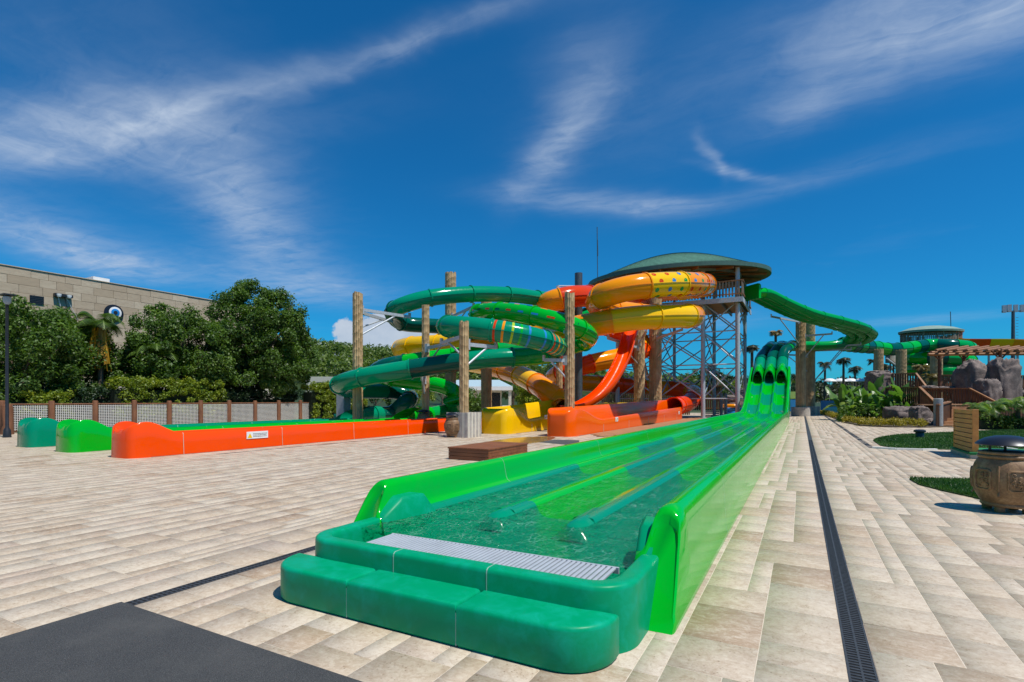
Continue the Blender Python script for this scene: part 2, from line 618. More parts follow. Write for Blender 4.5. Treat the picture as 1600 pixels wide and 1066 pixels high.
M['banana'] = leaf_mat('banana_leaf', [(0, (0.05, 0.13, 0.025)), (0.6, (0.13, 0.25, 0.05)), (1, (0.36, 0.38, 0.07))], 0.4, 0.35)
M['palm_dry'] = leaf_mat('dry_palm', [(0, (0.30, 0.15, 0.01)), (1, (0.62, 0.36, 0.02))], 0.3)
M['palm_tan'] = leaf_mat('dry_frond', [(0, (0.12, 0.10, 0.03)), (1, (0.30, 0.22, 0.08))], 0.3)
M['gold'] = leaf_mat('golden_cover', [(0, (0.10, 0.10, 0.01)), (0.6, (0.30, 0.24, 0.015)), (1, (0.45, 0.34, 0.03))], 0.3)
M['grass'] = leaf_mat('lawn_blade', [(0, (0.018, 0.060, 0.010)), (0.7, (0.045, 0.13, 0.02)), (1, (0.13, 0.21, 0.05))], 0.3)
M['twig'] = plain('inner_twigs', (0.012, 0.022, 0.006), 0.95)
M['soil'] = plain('soil', (0.10, 0.075, 0.05), 0.95, 0, 0.35, 8, 0.4)
M['turf_base'] = plain('lawn_soil', (0.035, 0.075, 0.016), 0.95, 0, 0.3, 20, 0.3)
M['turf'] = plain('green_carpet', (0.012, 0.20, 0.065), 0.85, 0, 0.2, 30)
M['glass_dark'] = plain('dark_opening', (0.012, 0.014, 0.018), 0.25, 0, 0.3)
M['drain'] = plain('cast_drain', (0.055, 0.058, 0.062), 0.55, 0.3, 0.3, 30)
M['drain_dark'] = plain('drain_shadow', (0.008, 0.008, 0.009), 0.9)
M['grate'] = plain('grate_plastic', (0.36, 0.39, 0.42), 0.55, 0, 0.10)
M['pool_blue'] = plain('pool_blue', (0.03, 0.20, 0.42), 0.4, 0, 0.2)
M['roof_blue'] = plain('pale_blue_roof', (0.36, 0.48, 0.52), 0.5, 0, 0.08)
M['cream'] = plain('cream_wall', (0.62, 0.57, 0.46), 0.8, 0, 0.08)
M['shingle'] = plain('green_shingle', (0.085, 0.235, 0.165), 0.75, 0, 0.3, 5)
M['fascia'] = plain('green_fascia', (0.05, 0.12, 0.10), 0.6, 0, 0.2, 5)


def travertine():
    m, nt, b = new_mat('travertine')
    L = nt.links
    at = nt.nodes.new('ShaderNodeAttribute'); at.attribute_name = 'tint'
    g = nt.nodes.new('ShaderNodeNewGeometry')
    # every tile is cut from another piece of stone
    off = nt.nodes.new('ShaderNodeVectorMath'); off.operation = 'MULTIPLY_ADD'
    cmb = nt.nodes.new('ShaderNodeCombineXYZ')
    for i in range(3): L.new(at.outputs['Fac'], cmb.inputs[i])
    L.new(cmb.outputs[0], off.inputs[0]); off.inputs[1].default_value = (57.0, 91.0, 33.0); L.new(g.outputs['Position'], off.inputs[2])
    mp = nd(nt, 'ShaderNodeMapping'); mp.inputs['Scale'].default_value = (4.0, 13.0, 1)
    L.new(off.outputs[0], mp.inputs[0])
    band = noise(nt, mp.outputs[0], 1.0, 10, 0.72, 1.8)
    blotch = noise(nt, off.outputs[0], 6.0, 9, 0.72, 0.9)
    fine = noise(nt, off.outputs[0], 30, 8, 0.8, 0.4)
    base = ramp(nt, at.outputs['Fac'], [(0.0, (0.505, 0.41, 0.30)), (0.16, (0.45, 0.355, 0.25)), (0.30, (0.545, 0.465, 0.355)), (0.44, (0.495, 0.405, 0.30)), (0.58, (0.40, 0.295, 0.195)), (0.68, (0.535, 0.455, 0.35)), (0.78, (0.475, 0.38, 0.28)), (0.86, (0.335, 0.23, 0.145)), (0.92, (0.525, 0.43, 0.325)), (1.0, (0.45, 0.345, 0.26))])
    c = mixc(nt, ramp(nt, band, [(0.44, (0, 0, 0)), (0.66, (0.6, 0.6, 0.6))]), base, (0.58, 0.50, 0.38))
    c = mixc(nt, ramp(nt, band, [(0.30, (0.5,) * 3), (0.42, (0, 0, 0))]), c, (0.36, 0.265, 0.17))
    mid = noise(nt, off.outputs[0], 13, 6, 0.7, 0.8)
    c = mixc(nt, ramp(nt, mid, [(0.50, (0, 0, 0)), (0.66, (0.42,) * 3)]), c, (0.36, 0.265, 0.18))
    c = mixc(nt, ramp(nt, mid, [(0.34, (0.45,) * 3), (0.48, (0, 0, 0))]), c, (0.59, 0.51, 0.40))
    c = mixc(nt, ramp(nt, blotch, [(0.54, (0, 0, 0)), (0.70, (0.55, 0.55, 0.55))]), c, (0.30, 0.205, 0.125))
    c = mixc(nt, ramp(nt, blotch, [(0.30, (0.6,) * 3), (0.42, (0, 0, 0))]), c, (0.60, 0.52, 0.41))
    vo = nd(nt, 'ShaderNodeTexVoronoi', Scale=38.0); L.new(off.outputs[0], vo.inputs['Vector'])
    pit = ramp(nt, vo.outputs['Distance'], [(0.08, (1, 1, 1)), (0.26, (0, 0, 0))])
    gate = ramp(nt, blotch, [(0.50, (0, 0, 0)), (0.60, (0.9, 0.9, 0.9))])
    c = mixc(nt, mixc(nt, 1.0, pit, gate, 'MULTIPLY'), c, (0.15, 0.10, 0.062))
    c = mixc(nt, ramp(nt, fine, [(0.34, (0.55,) * 3), (0.50, (0, 0, 0))]), c, (0.30, 0.215, 0.135))
    c = mixc(nt, ramp(nt, fine, [(0.54, (0, 0, 0)), (0.70, (0.6,) * 3)]), c, (0.63, 0.55, 0.435))
    # worn grey stains that lie across many tiles
    big = noise(nt, world_pos(nt), 0.45, 7, 0.66)
    c = mixc(nt, ramp(nt, big, [(0.52, (0, 0, 0)), (0.75, (0.4,) * 3)]), c, (0.43, 0.36, 0.29))
    L.new(c, b.inputs['Base Color'])
    b.inputs['IOR'].default_value = 1.35
    L.new(ramp(nt, blotch, [(0.3, (0.45,) * 3), (0.7, (0.68,) * 3)]), b.inputs['Roughness'])
    bump(nt, b, fine, 0.10, 0.01)
    return m


M['stone'] = travertine()


def grout():
    m, nt, b = new_mat('grout')
    n = noise(nt, world_pos(nt), 12, 4)
    nt.links.new(ramp(nt, n, [(0.3, (0.50, 0.43, 0.335)), (0.7, (0.62, 0.55, 0.45))]), b.inputs['Base Color'])
    b.inputs['Roughness'].default_value = 0.95
    return m


M['grout'] = grout()


def rubber():
    m, nt, b = new_mat('rubber_mat_grey')
    wp = world_pos(nt)
    n = noise(nt, wp, 150, 5, 0.75); n2 = noise(nt, wp, 2.2, 6, 0.65)
    c = ramp(nt, n, [(0.30, (0.020, 0.021, 0.021)), (0.55, (0.070, 0.072, 0.072)), (0.75, (0.17, 0.17, 0.165))])
    c = mixc(nt, ramp(nt, n2, [(0.45, (0, 0, 0)), (0.75, (0.45,) * 3)]), c, (0.13, 0.125, 0.115))
    nt.links.new(c, b.inputs['Base Color'])
    b.inputs['Roughness'].default_value = 0.95
    bump(nt, b, n, 0.8, 0.02)
    return m


M['mat'] = rubber()


def rock_mat():
    m, nt, b = new_mat('rock')
    wp = world_pos(nt)
    n = noise(nt, wp, 1.6, 8, 0.68, 0.4)
    n2 = noise(nt, wp, 14, 5, 0.7)
    c = ramp(nt, n, [(0.25, (0.055, 0.040, 0.035)), (0.5, (0.175, 0.135, 0.118)), (0.75, (0.36, 0.28, 0.235))])
    c = mixc(nt, ramp(nt, n2, [(0.4, (0.35,) * 3), (0.6, (0, 0, 0))]), c, (0.07, 0.06, 0.06))
    nt.links.new(c, b.inputs['Base Color'])
    b.inputs['Roughness'].default_value = 0.9
    bump(nt, b, n2, 0.5, 0.05)
    return m


M['rock'] = rock_mat()


def stone_wall_mat():
    m, nt, b = new_mat('wall_stone')
    oi = nt.nodes.new('ShaderNodeObjectInfo')
    wp = world_pos(nt, (1, 1, 2.2))
    n = noise(nt, wp, 2.4, 7, 0.65, 0.6)
    c = ramp(nt, oi.outputs['Random'], [(0, (0.40, 0.31, 0.21)), (0.5, (0.46, 0.37, 0.26)), (1, (0.55, 0.46, 0.335))])
    c = mixc(nt, ramp(nt, n, [(0.35, (0.5,) * 3), (0.6, (0, 0, 0))]), c, (0.34, 0.26, 0.18))
    nt.links.new(c, b.inputs['Base Color'])
    b.inputs['Roughness'].default_value = 0.85
    bump(nt, b, n, 0.3, 0.03)
    return m


M['wallstone'] = stone_wall_mat()


def ground_mat():
    m, nt, b = new_mat('far_ground')
    wp = world_pos(nt)
    n = noise(nt, wp, 0.05, 6, 0.6)
    nt.links.new(ramp(nt, n, [(0.35, (0.05, 0.085, 0.03)), (0.6, (0.13, 0.13, 0.07)), (0.8, (0.22, 0.19, 0.13))]), b.inputs['Base Color'])
    b.inputs['Roughness'].default_value = 0.95
    return m


M['ground'] = ground_mat()


def water_mat(name, tint, scale=9.0, strength=0.55, spec=1.0, caustic=0.0):
    m, nt, b = new_mat(name)
    L = nt.links
    nt.nodes.remove(b)
    wp = world_pos(nt, (1.0, 0.72, 1))
    n1 = noise(nt, wp, scale, 3, 0.55, 1.6)
    n2 = noise(nt, wp, scale * 2.6, 3, 0.6, 1.0)
    ad = nd(nt, 'ShaderNodeMath', operation='MULTIPLY_ADD'); L.new(n2, ad.inputs[0]); ad.inputs[1].default_value = 0.45; L.new(n1, ad.inputs[2])
    bp = nd(nt, 'ShaderNodeBump', Strength=strength, Distance=0.035); L.new(ad.outputs[0], bp.inputs['Height'])
    fr = nd(nt, 'ShaderNodeFresnel', IOR=1.33); L.new(bp.outputs[0], fr.inputs['Normal'])
    tr = nt.nodes.new('ShaderNodeBsdfTransparent'); tr.inputs[0].default_value = tint + (1,)
    gl = nt.nodes.new('ShaderNodeBsdfGlossy'); gl.inputs['Roughness'].default_value = 0.05; gl.inputs['Color'].default_value = (spec, spec, spec, 1)
    L.new(bp.outputs[0], gl.inputs['Normal'])
    mx = nt.nodes.new('ShaderNodeMixShader')
    L.new(fr.outputs[0], mx.inputs[0]); L.new(tr.outputs[0], mx.inputs[1]); L.new(gl.outputs[0], mx.inputs[2])
    last = mx.outputs[0]
    if caustic:
        # pale filaments painted into the water for sun caustics on the lane floors
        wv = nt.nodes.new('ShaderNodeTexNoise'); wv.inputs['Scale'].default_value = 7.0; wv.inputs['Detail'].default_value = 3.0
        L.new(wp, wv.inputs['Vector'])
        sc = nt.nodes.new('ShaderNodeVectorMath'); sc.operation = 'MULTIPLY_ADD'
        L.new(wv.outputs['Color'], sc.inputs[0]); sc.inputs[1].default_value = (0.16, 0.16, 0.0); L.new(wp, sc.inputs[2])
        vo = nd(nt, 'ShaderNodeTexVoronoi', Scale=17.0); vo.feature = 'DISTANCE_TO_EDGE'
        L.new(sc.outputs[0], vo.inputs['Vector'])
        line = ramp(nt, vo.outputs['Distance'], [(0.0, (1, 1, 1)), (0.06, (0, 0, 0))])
        gate = ramp(nt, noise(nt, wp, 5.0, 4, 0.6), [(0.42, (0, 0, 0)), (0.66, (caustic,) * 3)])
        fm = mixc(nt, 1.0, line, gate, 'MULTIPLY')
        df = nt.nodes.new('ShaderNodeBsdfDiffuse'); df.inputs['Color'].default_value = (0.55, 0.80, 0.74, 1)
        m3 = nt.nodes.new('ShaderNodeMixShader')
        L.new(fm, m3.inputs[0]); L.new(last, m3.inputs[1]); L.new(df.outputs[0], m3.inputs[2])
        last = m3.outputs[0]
    L.new(last, nt.nodes['Material Output'].inputs[0])
    return m


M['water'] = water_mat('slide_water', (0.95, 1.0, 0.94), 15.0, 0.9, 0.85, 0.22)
M['wet'] = water_mat('wet_film', (0.78, 0.72, 0.62), 2.5, 0.10, 1.0)


def mesh_fabric():
    m, nt, b = new_mat('fence_mesh')
    L = nt.links
    b.inputs['Base Color'].default_value = (0.62, 0.60, 0.56, 1)
    b.inputs['Roughness'].default_value = 0.6
    tr = nt.nodes.new('ShaderNodeBsdfTransparent')
    g = nt.nodes.new('ShaderNodeNewGeometry')
    sp = nt.nodes.new('ShaderNodeSeparateXYZ'); L.new(g.outputs['Position'], sp.inputs[0])

    def stripe(o):
        f = nd(nt, 'ShaderNodeMath', operation='MULTIPLY'); L.new(o, f.inputs[0]); f.inputs[1].default_value = 12.5
        h = nd(nt, 'ShaderNodeMath', operation='FRACT'); L.new(f.outputs[0], h.inputs[0])
        c = nd(nt, 'ShaderNodeMath', operation='LESS_THAN'); L.new(h.outputs[0], c.inputs[0]); c.inputs[1].default_value = 0.27
        return c.outputs[0]
    mxm = nd(nt, 'ShaderNodeMath', operation='MAXIMUM'); L.new(stripe(sp.outputs[1]), mxm.inputs[0]); L.new(stripe(sp.outputs[2]), mxm.inputs[1])
    mx = nt.nodes.new('ShaderNodeMixShader')
    L.new(mxm.outputs[0], mx.inputs[0]); L.new(tr.outputs[0], mx.inputs[1]); L.new(b.outputs[0], mx.inputs[2])
    L.new(mx.outputs[0], nt.nodes['Material Output'].inputs[0])
    return m


M['netting'] = mesh_fabric()
# ------------------------------------------------------------------ ground and pavement
def poly_inside(poly, x, y):
    c = False; n = len(poly)
    for i in range(n):
        x1, y1 = poly[i][:2]; x2, y2 = poly[(i + 1) % n][:2]
        if (y1 > y) != (y2 > y) and x < (x2 - x1) * (y - y1) / (y2 - y1) + x1: c = not c
    return c


def project(x, y, z=0.0):
    X = x * CY + y * SY; D = -x * SY + y * CY
    if D < 0.05: return None
    return CX + F * X / D, HY - F * (z - EYE) / D, D


tag(MB().add([(-900, -300, -.06), (1200, -300, -.06), (1200, 1600, -.06), (-900, 1600, -.06)], [(0, 1, 2, 3)]).obj('ground', M['ground']), kind='structure')

pv = MB().add([(-33, -3, -.0028), (9.6, -3, -.0028), (9.6, 64, -.0028), (-33, 64, -.0028)], [(0, 1, 2, 3)]).obj('pavement', M['grout'])
tag(pv, kind='structure')

MAT_RECT = (-4.42, -1.3, 0.35, 2.13)


def build_tiles():
    tiles = []
    rnd = random.Random(5)
    U = 0.15
    # irregular coursed pattern: mixed blocks packed on a 15 cm grid, field by field between the drains
    kinds = [(2, 3), (3, 4), (3, 3), (2, 2), (3, 3), (2, 3), (2, 4), (2, 2), (3, 2), (4, 3)]
    for xa, xb in ((-33.0, -4.405), (-4.285, .225), (.365, 9.5)):
        nx = max(1, int(round((xb - xa) / U))); u = (xb - xa) / nx
        ny = int(66 / U)
        used = [bytearray(nx) for _ in range(ny)]
        for j in range(ny):
            y = -2.0 + j * U
            row = used[j]
            for i in range(nx):
                if row[i]: continue
                for w, l in [rnd.choice(kinds)] + [(2, 3), (2, 2), (1, 3), (1, 2), (1, 1)]:
                    w = min(w, nx - i); l = min(l, ny - j)
                    if any(row[i + q] for q in range(w)): continue
                    if i + w == nx - 1 and not row[nx - 1]: w += 1
                    break
                else:
                    w = l = 1
                for q in range(l):
                    for k in range(w): used[j + q][i + k] = 1
                tiles.append((xa + i * u, xa + (i + w) * u, y, y + l * U))
    near, rest = [], []
    for t in tiles:
        if t[1] - t[0] < .02: continue
        cx_, cy_ = (t[0] + t[1]) / 2, (t[2] + t[3]) / 2
        pr = project(cx_, cy_)
        if pr is None or pr[2] < 0.8: continue
        px, py, D = pr
        if px < -500 or px > 2100: continue
        if D > 34 and cx_ < -16: continue
        vis = 0 <= px <= 1600 and py < 1100
        if vis and -3.55 < cx_ < -0.95 and cy_ > 3.0: vis = False
        if vis and MAT_RECT[0] < cx_ < MAT_RECT[1] and MAT_RECT[2] < cy_ < MAT_RECT[3]: vis = False
        (near if vis else rest).append((D, t))
    near.sort()
    rest += near[300:]
    near = near[:300]
    tint = lambda: min(0.999, max(0.0, rnd.random() ** 1.0))

    def tile_geo(t, dz, tx, ty):
        g, c = 0.0022, 0.0016
        x0, x1, y0, y1 = t[0] + g, t[1] - g, t[2] + g, t[3] - g
        out = []
        for (z, i) in ((-.013, 0), (-.003, 0), (0, c)):
            for (a, b) in ((x0 + i, y0 + i), (x1 - i, y0 + i), (x1 - i, y1 - i), (x0 + i, y1 - i)):
                zz = z if z < -.01 else z + dz + tx * (a - (x0 + x1) / 2) + ty * (b - (y0 + y1) / 2)
                out.append((a, b, zz))
        return out
    fq = [(8, 9, 10, 11)] + [(r * 4 + k, r * 4 + (k + 1) % 4, r * 4 + 4 + (k + 1) % 4, r * 4 + 4 + k) for r in range(2) for k in range(4)]
    fq = np.array(fq)
    for D, t in near:
        dz = rnd.uniform(-.0012, .0012)
        v = np.array(tile_geo(t, dz, rnd.uniform(-.003, .003), rnd.uniform(-.002, .002)))
        np_obj('tile', v, fq, M['stone'], pv, tint=[tint()] * 9)
    V, Q, T = [], [], []
    for i, (D, t) in enumerate(rest):
        V.append(np.array(tile_geo(t, rnd.uniform(-.0012, .0012), 0, 0))); Q.append(fq + 12 * i); T += [tint()] * 9
    np_obj('tile_field', np.concatenate(V), np.concatenate(Q), M['stone'], pv, tint=T, kind='stuff')


build_tiles()


def drain(label, x0, x1, y0, y1, near=False):
    t = thing('drain_channel', label, 'drain', ((x0 + x1) / 2, y0, 0), 'slot drains let into the paving')
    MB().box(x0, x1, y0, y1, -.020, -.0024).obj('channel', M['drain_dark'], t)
    fr = MB()
    fr.box(x0, x0 + .012, y0, y1, -.011, .002).box(x1 - .012, x1, y0, y1, -.011, .002)
    xm = (x0 + x1) / 2
    fr.box(xm - .006, xm + .006, y0, y1, -.002, .0015)
    fr.obj('frame', M['drain'], t)
    g = MB(); y = y0
    while y < min(y1, y0 + 24):
        g.box(x0 + .012, x1 - .012, y, y + .016, -.002, .0012); y += .036
    if y < y1: g.box(x0 + .012, x1 - .012, y, y1, -.002, .0012)
    g.obj('grating', M['drain'], t, kind='stuff')
    return t


drain('black grated slot drain running away beside the racing slide', .225, .365, -1.0, 60)
drain('black grated drain strip starting at the corner of the grey mat', -4.405, -4.285, 2.135, 15)
drain('black drain strip leading from the lawn edge to the banana bed', 1.86, 2.02, 20.0, 58)
drain('thin dark drain slot along the long orange run-out wall', -14.25, -14.13, 9.2, 26)

t = tag(MB().box(*MAT_RECT, .0, .012, bev=.004).obj('rubber_mat', M['mat']), 'rough dark grey rubber mat on the paving before the step', 'mat')


def wet_patch(name, pts, label):
    n = len(pts); c = Vector((sum(p[0] for p in pts) / n, sum(p[1] for p in pts) / n, 0))
    vs = []
    for k in range(48):
        a = k / 48 * n; i = int(a); f = a - i
        p0, p1, p2, p3 = (Vector(pts[(i + j) % n]) for j in (-1, 0, 1, 2))
        q = 0.5 * ((2 * p1) + (p2 - p0) * f + (2 * p0 - 5 * p1 + 4 * p2 - p3) * f * f + (3 * p1 - p0 - 3 * p2 + p3) * f ** 3)
        r = 1 + .10 * mnoise.noise(Vector((k * .9, 3.1, 0)))
        vs.append((c.x + (q.x - c.x) * r, c.y + (q.y - c.y) * r, .004))
    vs.append((c.x, c.y, .005))
    return tag(MB().add(vs, [(k, (k + 1) % 48, 48) if sum(vs[q][0] * vs[(q + 1) % 48][1] - vs[(q + 1) % 48][0] * vs[q][1] for q in range(48)) > 0 else ((k + 1) % 48, k, 48) for k in range(48)]).obj(name, M['wet']), label, 'puddle')


wet_patch('puddle', [G(757, 692), G(800, 685), G(850, 682), G(868, 684), G(850, 690), G(800, 696)], 'shallow water film reflecting yellow on the paving before the yellow slide')
tag(MB().add([G(842, 691, .004), G(905, 697, .004), G(905, 688, .004), G(866, 687, .004)], [(0, 1, 2, 3)]).obj('rubber_mat', M['mat']), 'small grey mat before the orange open slide', 'mat')

# timber decking strip between orange slide and racing slide
dk = thing('timber_deck', 'reddish brown board strip between the orange open slide and the racing slide', 'deck', (-6.2, 24, 0))
for i in range(12):
    x0 = -8.0 + i * .345
    MB().box(x0, x0 + .335, 22 - .6 * (i % 3), 47, .002, .030, bev=.003).obj('plank', M['deckwood'], dk)


# ------------------------------------------------------------------ the racing slide
def ramp_z(y):
    if y <= 38.5: return 0.0
    if y <= 43: return .45 / 9 * (y - 38.5) ** 2
    return 1.0125 + .45 * (y - 43)


def slab(mb, outline, z0, z1, bev, steps=4):
    n = len(outline)
    nor = []
    for i in range(n):
        a = Vector(outline[i - 1]); b = Vector(outline[i]); c = Vector(outline[(i + 1) % n])
        e1 = (b - a).normalized(); e2 = (c - b).normalized()
        m = Vector((e1.y + e2.y, -(e1.x + e2.x))).normalized()
        k = max(.4, m.dot(Vector((e1.y, -e1.x))))
        nor.append(m / k)
    def ring(i, z): return [(p[0] - q.x * i, p[1] - q.y * i, z) for p, q in zip(outline, nor)]
    rs = [ring(.012, z0), ring(0, z0 + .02), ring(0, z1 - bev)]
    for k in range(1, steps + 1):
        a = math.pi / 2 * k / steps
        rs.append(ring(bev * (1 - math.cos(a)), z1 - bev + bev * math.sin(a)))
    mb.rings(rs, True, False, True)
    return mb


def arc2(cx_, cy_, r, a0, a1, n=10):
    return [(cx_ + r * math.cos(math.radians(a0 + (a1 - a0) * k / n)), cy_ + r * math.sin(math.radians(a0 + (a1 - a0) * k / n))) for k in range(n + 1)]


def build_racer():
    T = thing('racing_slide', 'three lane green racing slide with teal entry step and checkered lanes', 'water slide', (-2.23, 2.7, 0))
    # lower step in three mouldings
    x0, x1, yf, yb, r = -3.60, -.93, 2.70, 3.04, .30
    s1, s2, g = -2.74, -1.84, .003
    o = arc2(x0 + r, yf + r, r, 180, 270) + [(s1 - g, yf), (s1 - g, yb), (x0, yb)]
    slab(MB(), o, 0.006, .262, .030).obj('step', M['teal_step'], T, True)
    o = [(s1 + g, yf), (s2 - g, yf), (s2 - g, yb), (s1 + g, yb)]
    slab(MB(), o, 0.006, .262, .030).obj('step', M['teal_step'], T, True)
    o = [(s2 + g, yf)] + arc2(x1 - r, yf + r, r, 270, 360) + [(x1, yb), (s2 + g, yb)]
    slab(MB(), o, 0.006, .262, .030).obj('step', M['teal_step'], T, True)
    for sx in (s1, s2):
        MB().box(sx - .0035, sx + .0035, yf + .0015, yf + .02, .012, .212).obj('seam', M['seam'], T)
    # raised rim around the grate
    zt = .405
    xl, xr, yr = -3.485, -.945, 3.065
    rr = .22
    path = [(xl, 4.05), (xl, 3.7)] + arc2(xl + rr, yr + rr, rr, 180, 270, 12) + [(-2.585, yr)]
    pathB = [(-2.577, yr), (-1.805, yr)]
    pathC = [(-1.797, yr)] + arc2(xr - rr, yr + rr, rr, 270, 360, 12) + [(xr, 3.7), (xr, 4.05)]
    prof = [(.070, .0), (.068, zt - .035), (.064, zt - .014), (.052, zt - .003), (.038, zt), (-.040, zt), (-.054, zt - .004), (-.064, zt - .018), (-.070, zt - .05), (-.080, .22), (-.080, .0)]
    for pth in (path, pathB, pathC):
        fr = frames([Vector((a, b, 0)) for a, b in pth])
        MB().rings([ring_at(f, prof) for f in fr], True, True, True).obj('rim', M['teal_step'], T, True)
    for sx in (-2.581, -1.801):
        f = (Vector((sx, yr, 0)), Vector((0, -1, 0)), Vector((0, 0, 1)), Vector((1, 0, 0)))
        pr = [(a * 1.03, b + (.0015 if b > .2 else 0)) for a, b in prof]
        a = ring_at(f, pr); b = [p + Vector((.005, 0, 0)) for p in a]
        MB().rings([[p - Vector((.0025, 0, 0)) for p in a], [p - Vector((.0025, 0, 0)) for p in b]], True, True, True).obj('seam', M['seam'], T)
    # basin floor
    MB().add([(-3.43, 3.13, .247), (-.98, 3.13, .247), (-.98, 4.73, .247), (-3.43, 4.73, .247)], [(0, 1, 2, 3)]).obj('basin_floor', M['teal'], T)
    # overflow grate: separate bars
    gr = MB().box(-3.05, -1.08, 3.135, 3.155, .33, .372).box(-3.05, -1.08, 3.515, 3.535, .33, .372).obj('grate', M['grate'], T)
    bm = None
    n = 54
    pitch = (1.97 - .02) / n
    for k in range(n):
        xk = -3.04 + pitch * (k + .5)
        if bm is None:
            ob = MB().box(-pitch * .335, pitch * .335, -.18, .18, -.012, .006, bev=.004).obj('slat', M['grate'])
            bm = ob.data
        else:
            ob = bpy.data.objects.new('slat', bm); col.objects.link(ob)
        ob.parent = gr
        ob.location = Vector((xk, 3.335, .368)) - Vector(T.location)
    # humps where the lane edges meet the rim
    for sgn, xa in ((1, -3.50), (-1, -.93)):
        mb = MB(); rs = []
        for (y, zt2, w) in ((3.80, .40, .10), (3.84, .44, .12), (4.02, .555, .145), (4.06, .57, .15), (4.30, .57, .19), (4.335, .56, .19), (4.44, .43, .205), (4.50, .38, .20), (4.54, .30, .20)):
            zb = .22
            e = .03
            rs.append([(xa, y, zb), (xa + sgn * (w + .035), y, zb), (xa + sgn * w, y, zt2 - e), (xa + sgn * (w - e), y, zt2), (xa, y, zt2)])
        if sgn < 0: rs = [list(reversed(r_)) for r_ in rs]
        mb.rings(rs, True, True, True)
        mb.obj('edge_hump', M['teal_step'], T, True)
    # lanes
    hw = .83 / 2
    bnd = [4.72, 8.6, 12.4, 16.2, 20, 23.8, 27.6, 31.4, 35.2, 38.8, 40.9, 42.7, 44.4, 46.0, 47.9]
    half = [(-hw, .412), (-hw + .062, .410), (-hw + .092, .398), (-hw + .120, .362), (-hw + .148, .30), (-hw + .185, .268), (-hw + .245, .25)]
    prof = half + [(-a, b) for a, b in reversed(half)]
    lanes = (-2.2 - .83, -2.2, -2.2 + .83)
    for sg, xc in ((1, lanes[0]), (-1, lanes[2])):
        rs = [[(xc + sg * a, y, b - (.03 if y < 4.4 else 0)) for a, b in half] for y in (4.3, 4.45, 4.723)]
        MB().rings(rs if sg > 0 else [r_[::-1] for r_ in rs], False).obj('lane_edge', M['teal'], T, True, sharp=60)
    for li, xc in enumerate(lanes):
        for si in range(len(bnd) - 1):
            y0, y1 = bnd[si], bnd[si + 1]
            if li == 1 and si == 0:              # the middle lane starts teal too
                MB().rings([[(xc + a, y, b) for a, b in prof] for y in (y0, 5.2)], False).obj('lane_section', M['teal'], T, True, sharp=60)
                y0 = 5.2
            m = 'teal' if (si + li) % 2 == 0 else 'green'
            ny = 2 if y1 < 38 else 7
            rs = []
            for k in range(ny):
                y = y0 + (y1 - y0) * k / (ny - 1)
                rs.append([(xc + a, y, b + ramp_z(y)) for a, b in prof])
            MB().rings(rs, False).obj('lane_section', M[m], T, True, sharp=60)
    # noses of the two dividers
    for xd in (-2.2 - hw, -2.2 + hw):
        rs = []
        for (y, k, w) in ((4.40, .14, .86), (4.42, .42, .92), (4.47, .66, .97), (4.55, .80, 1.0), (4.65, .85, 1.02), (4.80, .862, 1.03)):
            rs.append([(xd - .26 * w, y, .236), (xd - .17 * w, y, .236 + .05 * k), (xd - .115 * w, y, .236 + .15 * k), (xd - .06 * w, y, .236 + .20 * k), (xd, y, .236 + .212 * k), (xd + .06 * w, y, .236 + .20 * k), (xd + .115 * w, y, .236 + .15 * k), (xd + .17 * w, y, .236 + .05 * k), (xd + .26 * w, y, .236)])
        MB().rings(rs, False, False, False).obj('divider_nose', M['teal'], T, True, sharp=70)
    # side walls
    for sgn in (-1, 1):
        wl = [(-.0, .0), (.005, .05), (-.01, .10), (-.035, .55), (-.05, .635), (-.075, .685), (-.115, .715), (-.165, .718), (-.205, .70), (-.232, .655), (-.25, .56), (-.268, .47), (-.288, .432), (-.33, .408), (-.34, .0)]
        xo = -.715 if sgn > 0 else -3.745
        prof = [(xo + sgn * a, b) for a, b in wl]
        cxm = xo - sgn * .15
        def st(y, zo=0, shear=0, k=1.0):
            return [(cxm + (a - cxm) * k, y + shear * b, b * (k if b > .02 else 1) + zo) for a, b in prof]
        rs = [st(3.50, 0, .66, .84), st(3.503, 0, .66, .92), st(3.525, 0, .66, .975), st(3.56, 0, .66, 1.0), st(4.20), st(4.9)]
        y = 6.0
        while y < 38: rs.append(st(y)); y += 2.0
        y = 38.5
        while y < 48.6: rs.append(st(y, ramp_z(y))); y += .5
        if sgn > 0: rs = [list(reversed(r_)) for r_ in rs]
        w = MB().rings(rs, True, True, True).obj('side_wall', M['green'], T, True, sharp=50)
        ys = [6.3 + 3.8 * k for k in range(9)]
        for y in ys:
            a = st(y, 0, 0, 1.006); b = st(y + .006, 0, 0, 1.006)
            if sgn > 0: a, b = list(reversed(a)), list(reversed(b))
            MB().rings([a, b], True).obj('seam', M['seam'], w)
    # water lying in the basin and the lanes
    rs = []
    for k in range(30):
        y = 3.545 + (31.0 - 3.545) * (k / 29) ** 1.6
        z = .371 - .0030 * (y - 3.5)
        rs.append([(-3.42, y, z), (-2.2, y, z), (-.98, y, z)])
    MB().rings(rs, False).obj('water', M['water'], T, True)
    # legs that carry the ramp
    for y in (41.5, 44.0, 46.5, 48.5):
        for x in (-3.3, -1.2):
            MB().bar((x, y, 0), (x, y, ramp_z(y) + .28), .09, 10).obj('leg', M['steel'], T, True)
    return T


RACER = build_racer()
# ------------------------------------------------------------------ tubes
def tube_profile(r, n=28, seam=.035):
    pr = []
    for k in range(n):
        a = 2 * math.pi * k / n
        pr.append((r * math.cos(a), r * math.sin(a)))
    return pr


